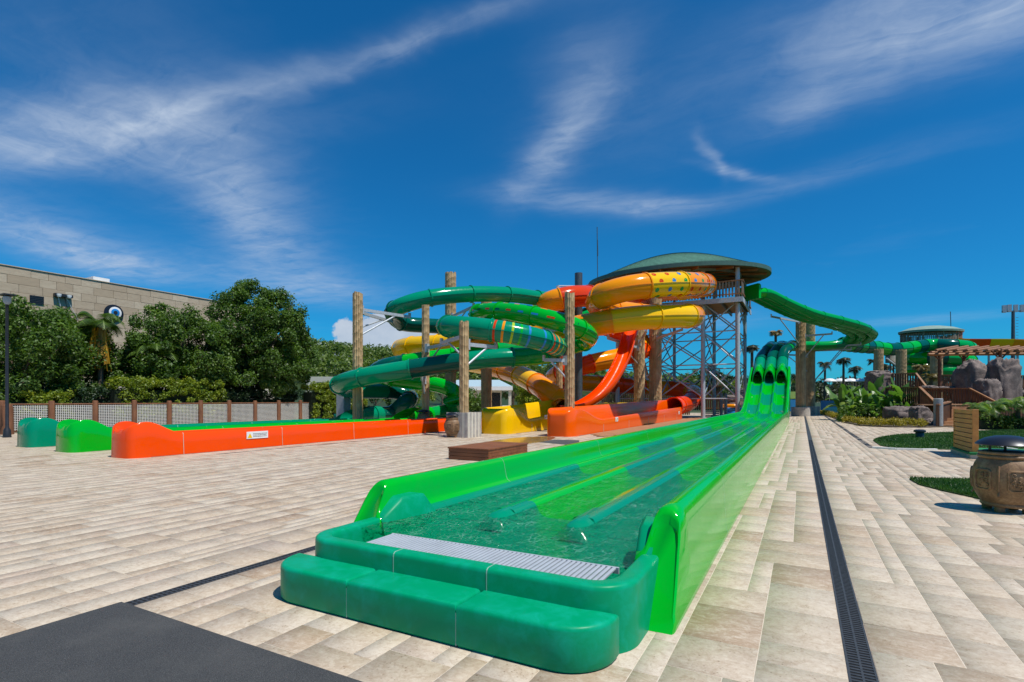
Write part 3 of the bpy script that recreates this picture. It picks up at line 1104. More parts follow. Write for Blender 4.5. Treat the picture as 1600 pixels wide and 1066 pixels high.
def build_tube(T, pts, r, colors, sec=2.4, seam=True, flange=True, step=.28, path=None, fl=.055):
    """closed flume in bolted mouldings: one part for each section, a flange at each joint, ridges where the halves meet"""
    path = path or crom(pts, step)
    fr = frames(path)
    per = max(2, int(round(sec / step)))
    n = len(fr); i = 0; k = 0
    out = []
    pr = tube_profile(r)
    cn = Vector((0, 0, 0))
    while i < n - 1:
        j = min(n - 1, i + per)
        if n - 1 - j < per * .4: j = n - 1
        c = colors[k] if k < len(colors) else colors[k % len(colors)]
        mb = MB().rings([list(reversed(ring_at(f, pr))) for f in fr[i:j + 1]], True)
        s = mb.obj('tube_section', M[c], T, True, sharp=75)
        if seam:
            rd = MB()
            for sg in (-1, 1):
                pp = [(sg * (r - .01), -.018), (sg * (r + .035), -.018), (sg * (r + .035), .018), (sg * (r - .01), .018)]
                if sg > 0: pp = pp[::-1]
                rd.rings([ring_at(f, pp) for f in fr[i:j + 1]], True)
            rd.obj('seam_ridge', M[c], s)
        if flange:
            p, sd, u, t = fr[i]
            a = 24
            def rg(rad, off): return [p + t * off + sd * (rad * math.cos(2 * math.pi * q / a)) + u * (rad * math.sin(2 * math.pi * q / a)) for q in range(a)]
            MB().rings([rg(r - .005, -.035), rg(r + fl, -.035), rg(r + fl, .035), rg(r - .005, .035)][::-1], True).obj('flange', M[c], s, True, sharp=30)
        out.append((s, fr[i:j + 1], c))
        i = j; k += 1
    return out, fr


def end_ring(T, f, r, mat, w=.07):
    p, sd, u, t = f
    a = 28
    def rg(rad, off): return [p + t * off + sd * (rad * math.cos(2 * math.pi * q / a)) + u * (rad * math.sin(2 * math.pi * q / a)) for q in range(a)]
    MB().rings([rg(r - .02, -w), rg(r + .05, -w), rg(r + .06, w), rg(r - .02, w), rg(r - .02, -w)][::-1], True).obj('mouth_rim', mat, T, True, sharp=30)


# three tubes that feed the racing slide from the tower
def racer_tubes():
    base = [Vector((-2.2, 47.8, 3.86)), Vector((-2.2, 49.2, 4.52)), Vector((-2.15, 50.5, 5.30)), Vector((-1.7, 51.9, 6.05)), P(1236, 541, 52.5), P(1290, 541, 53.5), P(1326, 536, 53.0), P(1346, 526, 51.3), P(1336, 514, 49.0), P(1300, 503, 47.2), P(1255, 491, 46.0), P(1215, 474, 45.2), P(1187, 461, 44.6), P(1168, 460, 44.2)]
    path = crom(base, .3)
    for k, off in enumerate((-.83, 0, .83)):
        fr = frames(path)
        pth = []
        for i, (p, s, u, t) in enumerate(fr):
            h = Vector((s.x, s.y, 0)).normalized()
            lift = min(1, max(0, (i - 40) / 30)) * (.05 * (-1 if off < 0 else 1 if off > 0 else 0))
            pth.append(p + h * off + Vector((0, 0, lift)))
        build_tube(RACER, None, .405, ['teal', 'deep', 'emerald', 'deep', 'teal', 'emerald', 'emerald', 'emerald', 'teal', 'emerald'] + ['emerald'] * 14, sec=2.1, path=pth, step=.3, fl=.03)[0][-1][0].data.materials[0] = M['green']
        # bright hood over the mouth
        p0 = Vector((-2.2 + off, 47.2, 0))
        rs = []
        for (y, w, zt) in ((46.3, .395, 1.00), (46.4, .41, 1.08), (46.9, .42, 1.12), (47.5, .425, 1.02), (48.2, .425, .82), (49.0, .415, .52)):
            zb = ramp_z(y) + .30
            rs.append([(p0.x + w * math.cos(math.radians(a)), y + (.5 if False else 0) - (.0), zb + (zt) * math.sin(math.radians(a)) if 0 <= a <= 180 else zb) for a in range(0, 181, 12)])
        MB().rings(rs, False).obj('mouth_hood', M['green'], RACER, True, sharp=80)
        back = []
        f = rs[0]
        MB().rings([[(x, y - .02, z + .03) for x, y, z in f], [(x, y - .02, z) for x, y, z in [(p0.x + (a[0] - p0.x) * .9, a[1], a[2] - .06) for a in f]]], False).obj('mouth_rim', M['green'], RACER, True)
    p, s, u, t = frames(path)[-1]
    h = Vector((s.x, s.y, 0)).normalized(); tt = Vector((t.x, t.y, 0)).normalized()
    q = []
    for o in (-.12, .10):
        for a, b in ((-1.35, -.55), (1.35, -.55), (1.35, .50), (1.2, .66), (-1.2, .66), (-1.35, .50)):
            q.append(p + tt * o + h * a + Vector((0, 0, b)))
    MB().add(q, [tuple(range(5, -1, -1)), tuple(range(6, 12))] + [(k, (k + 1) % 6, (k + 1) % 6 + 6, k + 6) for k in range(6)]).obj('entry_panel', M['green'], RACER)
    MB().box(-3.75, -.72, 48.45, 48.6, ramp_z(48.2) - .25, ramp_z(48.2) + .35).obj('end_plate', M['green'], RACER)


racer_tubes()


# ------------------------------------------------------------------ run-out channels
def runout(T, x0, x1, y0, y1, mat, h=.60, bulb=.90, bl=1.7):
    """open braking channel with a rounded bulb at its near end; x0..x1 outer sides"""
    xm = (x0 + x1) / 2; W = (x1 - x0) / 2
    th = .07

    def sec(y, k, wk, hh, fl=.16):
        # outer loop then inner loop, k scales height
        ow = W * wk; ht = hh
        e = .04
        pts = [(-ow - .02, 0), (-ow, ht * .55), (-ow + .01, ht - e), (-ow + e, ht), (-ow + e + .05, ht - .005), (-ow + .11, ht - .06), (-ow + .15, max(fl + .05, ht * .5)), (-ow + .23, fl + .01), (0, fl)]
        pts = pts + [(-a, b) for a, b in reversed(pts[:-1])]
        return [(xm + a, y, b) for a, b in pts]
    # channel sections, seam between each
    ys = [y0 + bl]
    while ys[-1] < y1 - 2: ys.append(min(y1, ys[-1] + 3.2))
    if ys[-1] < y1: ys.append(y1)
    for a, b in zip(ys, ys[1:]):
        MB().rings([list(reversed(sec(a + .004, 1, 1, h))), list(reversed(sec(b, 1, 1, h)))], True, True, True).obj('channel_section', mat, T, True, sharp=50)
        MB().rings([list(reversed([(xm + (x - xm) * 1.003, y, z * 1.004) for x, y, z in sec(a - .006, 1, 1, h)])), list(reversed([(xm + (x - xm) * 1.003, y, z * 1.004) for x, y, z in sec(a + .006, 1, 1, h)]))], True).obj('seam', M['seam'], T)
    # grimy sealant bead along the foot
    for xa, xb in ((x0 - .055, x0 - .02), (x1 + .02, x1 + .055)):
        MB().box(xa, xb, y0 + .5, y1, .0, .008).obj('sealant_bead', M['bead'], T)
    # bulb
    rs = []
    ns = 24
    for k in range(ns + 1):
        f = k / ns                       # 0 at the tip
        y = y0 + bl * f
        wk = .62 + .38 * math.sqrt(max(0, 1 - (1 - min(1, f / .30)) ** 2))
        if f < .30: hh = bulb * (.72 + .28 * math.sqrt(max(0, 1 - (1 - f / .30) ** 2)))
        else:
            q = (f - .30) / .70
            hh = bulb + (h - bulb) * (q * q * (3 - 2 * q))
        fl = .16 if f > .42 else .16 + (hh - .18) * (1 - f / .42) ** .8
        rs.append(list(reversed(sec(y, 1, wk, hh, min(fl, hh - .02)))))
    MB().rings(rs, True, True, True).obj('end_bulb', mat, T, True, sharp=55)


def sticker(T, x, y, z, w=.42, h=.15, lines=True, face='+x'):
    """white safety label with a yellow warning triangle and rows of small dark print"""
    s = MB().box(x, x + .004, y, y + w, z, z + h).obj('safety_label', M['white'], T)
    MB().add([(x + .006, y + .03, z + .025), (x + .006, y + .03 + h * .75, z + .025), (x + .006, y + .03 + h * .375, z + h * .8)], [(0, 1, 2)]).obj('warning_triangle', M['yellow'], s)
    mb = MB()
    for r in range(3):
        u = y + .06 + h * .75
        while u < y + w - .05:
            l = random.uniform(.02, .05)
            mb.box(x + .004, x + .006, u, u + l, z + h * (.24 + .2 * r), z + h * (.24 + .2 * r) + .018); u += l + .012
    mb.obj('print', M['black'], s, kind='stuff')


# long orange run-out
O1 = thing('orange_runout', 'long low orange braking channel with rounded end bulb and safety label', 'water slide', (-15.5, 7.4, 0))
runout(O1, -16.05, -14.98, 7.4, 33, M['orange'], .60, .93, bl=1.35)
sticker(O1, -14.965, 11.0 - .35, .30, .75, .22)
# green and teal body slides
GS = thing('green_body_slide', 'bright green tube slide winding down into a long low bright green channel', 'water slide', (-18.9, 7.5, 0))
runout(GS, -19.2, -18.15, 7.45, 22.2, M['green'], .55, .93, bl=1.35)
TS = thing('teal_body_slide', 'dark teal tube slide with coloured rings winding down into a teal channel', 'water slide', (-22.0, 7.7, 0))
runout(TS, -22.3, -21.25, 7.65, 21.2, M['teal'], .52, .93, bl=1.35)


def mouth_shell(T, xm, y0, y1, mat, r=.54):
    """half open scoop rising from the channel to the end of the tube"""
    rs = []
    n = 12
    for k in range(n + 1):
        f = k / n
        y = y0 + (y1 - y0) * f
        top = 40 + 140 * (f ** .55)
        a0, a1 = -90 - top, -90 + top
        rs.append([(xm + r * math.sin(math.radians(q)) * 1.0, y, .60 - r * math.cos(math.radians(q)) * .98 + .02) for q in np.linspace(-top, top, 25)])
    MB().rings(rs, False).obj('mouth_scoop', mat, T, True, sharp=80)
    for f in (.42, .8):
        top = 40 + 140 * (f ** .55); y = y0 + (y1 - y0) * f
        a = [(xm + (r + .012) * math.sin(math.radians(q)), y, .62 - (r + .012) * math.cos(math.radians(q)) * .98) for q in np.linspace(-top, top, 25)]
        b = [(x, y_ + .05, z) for x, y_, z in a]; c = [(xm + (x - xm) * 1.09, y_, .62 + (z - .62) * 1.09) for x, y_, z in a]; d = [(x, y_ + .05, z) for x, y_, z in c]
        MB().rings([a, c, d, b], False).obj('scoop_rib', mat, T, True)


mouth_shell(GS, -18.68, 21.9, 24.6, M['green'])
mouth_shell(TS, -21.78, 20.9, 24.0, M['teal'])

teal_pts = [P(985, 470, 44), P(930, 468, 40), P(880, 468, 36.5), P(840, 466, 34.5), P(800, 461, 33), P(730, 460, 31.3), P(665, 467, 30.2), P(628, 478, 30.2), P(613, 489, 31.6), P(628, 505, 33.2), P(668, 509, 33.8), P(725, 512, 33.8), P(768, 515, 32.6), P(778, 518, 30.8), P(752, 516, 28.6), P(716, 511, 26.8), P(697, 510, 25.2), P(708, 510, 23.9), P(745, 513, 23.2), P(795, 520, 23.0), P(840, 530, 23.4), P(868, 541, 24.6), P(866, 552, 26.2), P(830, 557, 26.9), P(775, 560, 26.6), P(700, 568, 26.4), P(640, 577, 26.4), P(575, 588, 26.6), P(542, 596, 27.4), P(530, 603, 28.8), P(545, 609, 30.4), P(585, 611, 32.4), P(622, 613, 33.6), P(641, 620, 33.6), P(633, 628, 32.4), Vector((-21.7, 25.2, .74)), Vector((-21.78, 23.9, .62))]
TT = ['emerald'] * 4 + ['teal'] * 40
tt_secs, tt_fr = build_tube(TS, teal_pts, .465, ['teal', 'teal', 'teal', 'teal', 'teal', 'teal', 'teal', 'teal', 'teal', 'deep', 'deep', 'teal', 'teal', 'teal', 'teal', 'teal', 'teal', 'teal', 'teal', 'emerald', 'teal', 'deep', 'teal', 'teal', 'teal', 'teal', 'deep', 'deep', 'teal', 'deep'], sec=2.6)
green_pts = [P(1010, 478, 44), P(950, 485, 41), P(890, 497, 38), P(840, 506, 36), P(790, 506, 34.4), P(757, 499, 33), P(744, 492, 31.2), P(757, 487, 29.2), P(800, 488, 27.2), P(850, 497, 25.8), P(892, 509, 25.3), P(915, 520, 26.0), P(918, 531, 27.4), P(895, 540, 28.6), P(850, 544, 29.2), P(780, 549, 29.0), P(700, 558, 28.6), P(640, 566, 28.4), P(598, 575, 29.0), P(588, 585, 30.6), P(610, 592, 32.2), P(655, 598, 32.4), P(692, 604, 31.8), P(711, 614, 31.4), P(706, 626, 31.0), Vector((-18.2, 26.6, .98)), Vector((-18.62, 25.4, .70)), Vector((-18.68, 24.5, .62))]
gg_secs, gg_fr = build_tube(GS, green_pts, .45, ['emerald'] * 5 + ['green', 'emerald', 'green', 'green', 'green', 'green', 'green', 'emerald', 'emerald', 'green', 'green', 'deep', 'green', 'green', 'green', 'emerald', 'emerald', 'emerald', 'emerald'], sec=2.6)


def stripes(secs, r, y_rng, colors, pitch=.34, w=.10):
    """painted rings round a tube section"""
    for s, fr, c in secs:
        mid = fr[len(fr) // 2][0]
        pr = project(mid.x, mid.y, mid.z)
        if not (y_rng[0] < pr[0] < y_rng[1] and y_rng[2] < pr[1] < y_rng[3] and pr[2] < y_rng[4]): continue
        L = 0.0; k = 0; nxt = .18
        for i in range(len(fr) - 1):
            d = (fr[i + 1][0] - fr[i][0]).length
            while nxt < L + d:
                f = (nxt - L) / d
                p = fr[i][0].lerp(fr[i + 1][0], f); sd, u, t = fr[i][1], fr[i][2], fr[i][3]
                a = 28
                rg = lambda rad, off: [p + t * off + sd * (rad * math.cos(2 * math.pi * q / a)) + u * (rad * math.sin(2 * math.pi * q / a)) for q in range(a)]
                MB().rings([rg(r + .005, w / 2), rg(r + .005, -w / 2)], True).obj('painted_ring', M[colors[k % len(colors)]], s, True)
                nxt += pitch; k += 1
            L += d


stripes(tt_secs, .465, (752, 880, 495, 560, 25.5), ['red', 'amber', 'lime', 'green', 'blue_dot', 'teal', 'blue_dot'])


def dashes(secs, r, win, colors, n=9, rad=(.05, .22), seed=1, dot=False):
    rnd = random.Random(seed)
    for s, fr, c in secs:
        mid = fr[len(fr) // 2][0]
        pr = project(mid.x, mid.y, mid.z)
        if not (win[0] < pr[0] < win[1] and win[2] < pr[1] < win[3] and pr[2] < win[4]): continue
        m = len(fr) - 1
        L = (fr[-1][0] - fr[0][0]).length
        k = 0
        for row in range(9 if dot else 5):
            th0 = row * 40 + 12 if dot else row * 60 + 12
            for j in range(3):
                fpos = (j + .5 + (.5 if row % 2 else 0) * .6 - .15) / 3
                if fpos > .95: continue
                ex, ey = (rad[0], rad[0]) if dot else (rad[1], rad[0])
                vs = []
                nn = 14 if dot else 4
                base = None
                for q in range(nn):
                    an = 2 * math.pi * (q + (0 if dot else .5)) / nn
                    du, dv = (math.cos(an) * ex, math.sin(an) * ey) if dot else (math.copysign(ex, math.cos(an)), math.copysign(ey, math.sin(an)))
                    pos = min(.999, max(0, fpos + du / max(L, .1))) * m
                    i = int(pos); f = pos - i
                    p = fr[i][0].lerp(fr[i + 1][0], f); sd = fr[i][1].lerp(fr[i + 1][1], f); u = fr[i][2].lerp(fr[i + 1][2], f)
                    a = math.radians(th0) + dv / r
                    vs.append(p + (sd * math.cos(a) + u * math.sin(a)) * (r + .008))
                MB().add(vs, [tuple(range(nn))]).obj('painted_dot' if dot else 'painted_dash', M[rnd.choice(colors)], s)


dashes(gg_secs, .45, (760, 915, 480, 525, 29), ['red', 'amber', 'lime', 'blue_dot', 'deep'], rad=(.045, .17))
# ------------------------------------------------------------------ yellow and orange raft slides
YS = thing('yellow_raft_slide', 'yellow tube slide with coloured dots spiralling into the yellow open channel', 'water slide', (-12.3, 20.5, 0))
OS = thing('orange_raft_slide', 'orange and yellow tube slide ending in the open orange channel', 'water slide', (-9.3, 20.3, 0))


def raft_channel(T, x0, x1, y0, y1, mat, mat2, hl=(1.2, 1.5), hr=(.62, .95), hb=1.16, bl=3.6, yl=None):
    """open channel, solid rounded dome at the near end, higher wall on the far side"""
    xm, W = (x0 + x1) / 2, (x1 - x0) / 2
    sm = lambda q: (lambda t: t * t * (3 - 2 * t))(min(1, max(0, q)))

    def loop(y, zl, zr, wk, fl):
        o = W * wk
        side = lambda z: [(1.0, 0), (1.0, z * .5), (.975, z - .07), (.93, z - .015), (.88, z), (.82, z - .03), (.72, max(fl, z * .5 + fl * .5)), (.60, fl + .01)]
        L = [(-o * a, b_) for a, b_ in side(zl)]; R = [(o * a, b_) for a, b_ in side(zr)]
        return [(xm + a, y, b_) for a, b_ in L + R[::-1]][::-1]
    rs = []
    for k in range(41):
        f = (k / 40) ** 1.5
        y = y0 + bl * f
        g = min(1, bl * f / .62)
        e = math.sqrt(max(0, 1 - (1 - g) ** 2))
        wk = .50 + .50 * e
        dome = hb * (.74 + .26 * e)
        q = sm((bl * f - .75) / (bl - .75))
        fl = .24 + (dome - .27) * (1 - sm((bl * f - .35) / .75))
        rs.append(loop(y, dome + (hl[0] - dome) * q, dome + (hr[0] - dome) * q, wk, fl))
    MB().rings(rs, True, True, True).obj('end_bulb', mat, T, True, sharp=60)
    y = y0 + bl
    z = lambda h, yy: h[0] + (h[1] - h[0]) * (yy - y0 - bl) / (y1 - y0 - bl)
    while y < y1 - .1:
        b2 = min(y1, y + 4.2)
        MB().rings([loop(y + .004, z(hl, y), z(hr, y), 1, .24), loop(b2, z(hl, b2), z(hr, b2), 1, .24)], True, True, True).obj('channel_section', mat, T, True, sharp=50)
        MB().box(x1 + .001, x1 + .006, y - .012, y + .012, .02, z(hr, y) * .6).obj('seam', M['seam'], T)
        y = b2
    MB().box(x1 + .003, x1 + .04, y0 + .8, y1, .0, .008).obj('sealant_bead', M['bead'], T)
    for yy in np.arange(y0 + bl + 1, y1 - 1, 2.1):
        MB().box(x0 + .42, x1 - .42, yy, yy + .06, .243, .268).obj('floor_rib', mat2, T)


raft_channel(YS, -12.75, -11.2, 20.4, 28.5, M['yellow'], M['amber'], bl=2.4)
raft_channel(OS, -9.4, -8.15, 20.2, 43.0, M['tangerine'], M['red'], bl=4.0)
sticker(YS, -11.196, 24.2, .55, .45, .20)
sticker(OS, -8.146, 26.0, .42, .45, .22)
sticker(OS, -8.146, 41.6, .42, .45, .22)

yel_pts = [P(1035, 458, 43), P(1075, 454, 40), P(1098, 448, 36.5), P(1100, 445, 33.0), P(1076, 444, 30.0), P(1032, 445, 28.6), P(985, 450, 28.0), P(948, 460, 28.4), P(934, 470, 30.0), P(940, 478, 32.2), P(968, 486, 34.0), P(1015, 492, 35.2), P(1060, 495, 34.8), P(1082, 494, 32.8), P(1074, 494, 30.4), P(1030, 495, 29.2), P(985, 498, 28.7), P(935, 506, 28.9), P(880, 516, 30.2), P(820, 528, 32.2), P(750, 534, 34.2), P(690, 538, 35.8), P(645, 541, 37.4), P(627, 545, 39.4), P(640, 550, 41.8), P(680, 558, 43), P(735, 568, 41.8), P(780, 577, 38.8), P(813, 587, 35.8), P(838, 600, 33.6), P(858, 614, 31.8), Vector((-12.0, 28.9, 1.0)), Vector((-11.98, 28.2, .93))]
ys_secs, ys_fr = build_tube(YS, yel_pts, .655, ['amber', 'yellow', 'amber', 'yellow', 'amber', 'yellow', 'yellow', 'yellow', 'amber', 'amber', 'amber', 'amber', 'yellow', 'amber', 'amber', 'yellow', 'amber', 'amber', 'yellow', 'amber', 'yellow', 'yellow', 'yellow', 'yellow', 'yellow', 'amber', 'yellow', 'amber', 'amber', 'yellow', 'amber'], sec=2.5)
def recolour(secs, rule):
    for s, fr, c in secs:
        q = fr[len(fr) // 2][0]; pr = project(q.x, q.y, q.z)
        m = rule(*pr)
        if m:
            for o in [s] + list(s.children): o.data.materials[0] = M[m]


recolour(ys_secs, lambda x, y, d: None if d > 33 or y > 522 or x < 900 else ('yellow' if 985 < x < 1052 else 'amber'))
dashes(ys_secs, .655, (985, 1115, 425, 470, 36), ['red', 'blue_dot', 'emerald', 'red'], rad=(.125, .125), dot=True, seed=4)

ora_pts = [P(1010, 462, 43), P(970, 462, 39), P(930, 463, 35.6), P(893, 464, 33.8), P(866, 470, 33.6), P(850, 480, 35.2), P(858, 489, 37.4), P(905, 500, 39.6), P(960, 515, 41.5), P(1000, 531, 42.6), P(1003, 547, 41.8), P(970, 558, 40.4), P(925, 568, 39.6), P(885, 580, 39.6), P(866, 590, 41.4), P(885, 596, 43.8), P(940, 600, 46), P(1000, 604, 47.8), P(1045, 607, 48.6), P(1074, 611, 47.6), P(1084, 616, 46.0), Vector((-8.2, 45.6, 1.25)), Vector((-8.65, 44.3, 1.05)), Vector((-8.78, 43.0, .98))]
os_secs, os_fr = build_tube(OS, ora_pts, .69, ['red', 'orange', 'orange', 'amber', 'amber', 'orange', 'amber', 'orange', 'amber', 'orange', 'amber', 'orange', 'amber', 'orange', 'amber', 'orange', 'amber', 'orange', 'orange', 'amber', 'orange', 'amber'], sec=2.5)
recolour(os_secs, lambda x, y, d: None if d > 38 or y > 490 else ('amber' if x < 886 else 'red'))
end_ring(OS, os_fr[-1], .69, M['orange'], .10)
end_ring(YS, ys_fr[-1], .655, M['amber'], .10)


# open half pipe chutes
def chute(T, pts, r, colors, arc=95, sec=2.2, step=.25, name='chute_section', rim=.05):
    path = crom(pts, step); fr = frames(path)
    per = max(2, int(round(sec / step))); n = len(fr); i = k = 0
    aa = np.linspace(-arc, arc, 21)
    pr = [(r * math.sin(math.radians(a)), -r * math.cos(math.radians(a))) for a in aa] + [((r + rim) * math.sin(math.radians(a)), -(r + rim) * math.cos(math.radians(a))) for a in aa[::-1]]
    while i < n - 1:
        j = min(n - 1, i + per)
        if n - 1 - j < per * .4: j = n - 1
        MB().rings([ring_at(f, pr) for f in fr[i:j + 1]], True, True, True).obj(name, M[colors[k % len(colors)]], T, True, sharp=50)
        i = j; k += 1
    return fr


OC = thing('orange_chute', 'steep open orange chute curving down in front of the tower stairs', 'water slide', P(905, 632, 31.0))
chute(OC, [P(1000, 490, 38), P(990, 505, 36.5), P(983, 525, 35.4), P(975, 552, 34.4), P(962, 580, 33.4), P(945, 604, 32.5), P(925, 621, 31.8), P(900, 633, 31.0), P(870, 636, 30.6)], .43, ['orange'], arc=100)
# second yellow channel behind
YC = thing('yellow_side_channel', 'low yellow open channel with bolted rim behind the orange open slide', 'water slide', (-14.6, 30, 0))
runout(YC, -13.0, -11.4, 30.4, 47, M['yellow'], 1.30, 1.35, bl=1.2)
# ------------------------------------------------------------------ bamboo clad posts with steel brackets
def post_at(px, d):
    x, y = cam2w((px - CX) / F * d, d)
    return x, y


def bamboo_post(label, px, d, top_py, R, arms=(), base=None, bottom=0.0, name='bamboo_post', n=None):
    x, y = post_at(px, d)
    top = EYE - (top_py - HY) / F * d
    T = thing(name, label, 'post', (x, y, 0), 'bamboo clad slide posts')
    n = n or max(9, int(2 * math.pi * R / .12))
    rp = math.pi * R / n * .99
    rnd = random.Random(int(px * 7))
    mb = MB()
    for k in range(n):
        a = 2 * math.pi * k / n
        cx_, cy_ = x + (R - rp) * math.cos(a), y + (R - rp) * math.sin(a)
        h = top + rnd.uniform(-.05, .06)
        rs = []
        z = bottom; nz = rnd.uniform(.25, .5)
        prof = [(rp, bottom)]
        while bottom + nz < h - .1:
            prof += [(rp, bottom + nz - .03), (rp * 1.16, bottom + nz), (rp, bottom + nz + .03)]
            nz += rnd.uniform(.34, .5)
        prof.append((rp, h))
        mb.lathe(prof, 6, 0, (cx_, cy_, 0))
    mb.obj('bamboo_cladding', M['bamboo'], T, True, sharp=50)
    MB().bar((x, y, 0), (x, y, top - .04), R * .72, 12).obj('core', M['steel_dark'], T, True)
    if base:
        bw, bh, round_ = base
        mb = MB()
        if round_:
            mb.lathe([(bw, 0), (bw, bh - .03), (bw - .03, bh)], 24, 0, (x, y, 0))
            mb.obj('base', M['concrete'], T, True, sharp=40)
        else:
            b = MB().box(x - bw, x + bw, y - bw, y + bw, 0, bh - .01).obj('base', M['concrete'], T)
            k = 8; w = 2 * bw / k
            for i in range(k):                      # board marked facing slabs
                u = -bw + i * w
                d_ = rnd.uniform(.012, .028)
                MB().box(x + u + .003, x + u + w - .003, y - bw - d_, y - bw - .001, 0, bh).obj('facing_board', M['concrete'] if i % 3 else M['cream'], b)
                MB().box(x + bw + .001, x + bw + d_, y + u + .003, y + u + w - .003, 0, bh).obj('facing_board', M['concrete'] if i % 2 else M['cream'], b)
    for (tp, drop) in arms:
        tp = Vector(tp)
        z = tp.z
        zpost = min(z, top - .15)
        a0 = Vector((x, y, zpost))
        dirv = Vector((tp.x - x, tp.y - y, 0))
        if dirv.length < .01: continue
        st = a0 + dirv.normalized() * R * .8
        arm = MB().beam(st, tp, .11, .15)
        arm.obj('bracket_arm', M['steel'], T)
        mid = st.lerp(tp, .72)
        MB().bar(Vector((st.x, st.y, st.z - drop)), mid, .045, 8).obj('bracket_strut', M['steel'], T, True)
        MB().box(st.x - .10, st.x + .10, st.y - .10, st.y + .10, st.z - .22, st.z + .22).obj('bracket_plate', M['steel'], T)
        # saddle under the tube
        MB().beam(tp + Vector((0, 0, -.05)), tp + Vector((0, 0, .22)), .14, .10).obj('saddle', M['steel'], T)
    return T


def low(px, py, d, r):
    p = P(px, py, d)
    return p - Vector((0, 0, r + .16))


bamboo_post('tall bamboo post standing alone beside the leftmost bend of the upper teal ring', 559, 27.6, 458, .26, [(low(640, 477, 30.2, .5), 1.3), (low(612, 492, 31.2, .25), .8)])
bamboo_post('slim bamboo post rising behind the bright green mouth scoop to the upper teal ring', 665, 27.9, 478, .20, [(low(700, 514, 25.6, .55), .9), (low(660, 570, 27.4, .6), .7)])
bamboo_post('bamboo post on a square board-marked concrete base beside a clay urn', 725, 21.9, 503, .20, [(low(775, 517, 23.2, .55), .85), (low(690, 512, 24.6, .55), .8)], base=(.50, 1.0, False))
bamboo_post('thick bamboo post with the highest top among the green tubes', 704, 35.5, 427, .37, [(low(740, 463, 31.5, .45), .9), (low(735, 513, 33.6, .55), .9)])
bamboo_post('thick bamboo post in front of the pavilion, right of the tallest one', 760, 34.8, 470, .36, [(low(800, 464, 33.0, .5), .8)], base=(.55, .75, False))
bamboo_post('bamboo post between the yellow open slide and the orange open slide', 890, 25.0, 458, .235, [(low(850, 497, 25.8, .45), .8), (low(850, 540, 24.6, .5), .8)])
bamboo_post('slim bamboo post behind the yellow open slide under the yellow tubes', 874, 35.0, 545, .22, [])
bamboo_post('left one of the bamboo post pair behind the orange open slide', 999, 40.0, 478, .40, [(low(1010, 497, 33.0, .66), 1.3), (low(950, 508, 33.5, .66), 1.2)])
bamboo_post('right one of the bamboo post pair behind the orange open slide', 1024, 41.6, 468, .48, [(low(1066, 496, 36, .66), 1.5), (low(1050, 470, 38, .66), 1.2)])
bamboo_post('front bamboo post on round concrete base right of the racing slide', 1251, 49.5, 484, .42, [(low(1205, 490, 46.2, .1), 2.0), (low(1300, 512, 47.8, .4), 2.0)], base=(.78, .85, True))
bamboo_post('rear bamboo post on concrete base right of the racing slide', 1266, 54.0, 500, .44, [(low(1330, 538, 52.4, .35), 3.0), (low(1345, 528, 51.6, .5), 3.4), (low(1215, 545, 52.5, .4), 1.6)], base=(.80, .85, False))
# dark steel post
x, y = post_at(904, 37.5)
T = thing('steel_post', 'dark grey round steel post rising above the orange tube', 'post', (x, y, 0))
ztop = P(904, 427, 37.5).z
MB().bar((x, y, 0), (x, y, ztop), .27, 16).obj('shaft', M['steel_dark'], T, True)
MB().bar((x, y, ztop - .9), P(872, 447, 35), .05).obj('stay', M['steel'], T, True)
MB().bar((x, y, ztop - 1.6), P(870, 448, 34.6), .06).obj('stay', M['steel'], T, True)


# ------------------------------------------------------------------ start tower
TW = thing('start_tower', 'steel start tower with domed dark green shingle roof and picket deck', 'tower', (-9.4, 47.5, 0))
TC = Vector((-9.75, 48.0, 0))
RA, RB, ZE = 7.55, 5.5, 11.72


def ell(a, b, z, n=64):
    return [(TC.x + a * math.cos(2 * math.pi * k / n), TC.y + b * math.sin(2 * math.pi * k / n), z) for k in range(n)]


prof = []
for k in range(15):
    f = k / 15
    prof.append(ell(RA * (1 - f) + .02, RB * (1 - f) + .02, ZE + .32 + 2.05 * math.sin(f * math.pi / 2) ** 1.15))
roof = MB().rings(prof, True, True, True).obj('roof', M['shingle'], TW, True, sharp=30)
# courses of shingles, each a thin overlapping ring of tabs
for k in range(1, 13):
    f0, f1 = (k - 1) / 15, k / 15 - .002
    zc = lambda f: ZE + .32 + 2.05 * math.sin(f * math.pi / 2) ** 1.15
    n = 96
    mb = MB()
    for q in range(n):
        a0, a1 = 2 * math.pi * (q + .04 + .5 * (k % 2)) / n, 2 * math.pi * (q + .96 + .5 * (k % 2)) / n
        pts = []
        for f, lift in ((f0, .045), (f1, .012)):
            for a in (a0, a1):
                pts.append((TC.x + RA * (1 - f) * math.cos(a), TC.y + RB * (1 - f) * math.sin(a), zc(f) + lift))
        mb.add(pts, [(0, 1, 3, 2)])
    mb.obj('shingle_course', M['shingle'], roof, kind='stuff')
MB().rings([ell(RA + .02, RB + .02, ZE), ell(RA + .10, RB + .10, ZE + .02), ell(RA + .10, RB + .10, ZE + .34), ell(RA - .02, RB - .02, ZE + .36)], True).obj('fascia', M['fascia'], TW, True, sharp=30)
MB().rings([ell(RA, RB, ZE), ell(.1, .1, ZE + .8)], True, False, True).obj('soffit', M['timber'], TW)
for k in range(16):
    a = 2 * math.pi * k / 16
    MB().beam((TC.x + RA * .97 * math.cos(a), TC.y + RB * .97 * math.sin(a), ZE - .06), (TC.x, TC.y, ZE + .68), .10, .16).obj('rafter', M['rail'], TW)
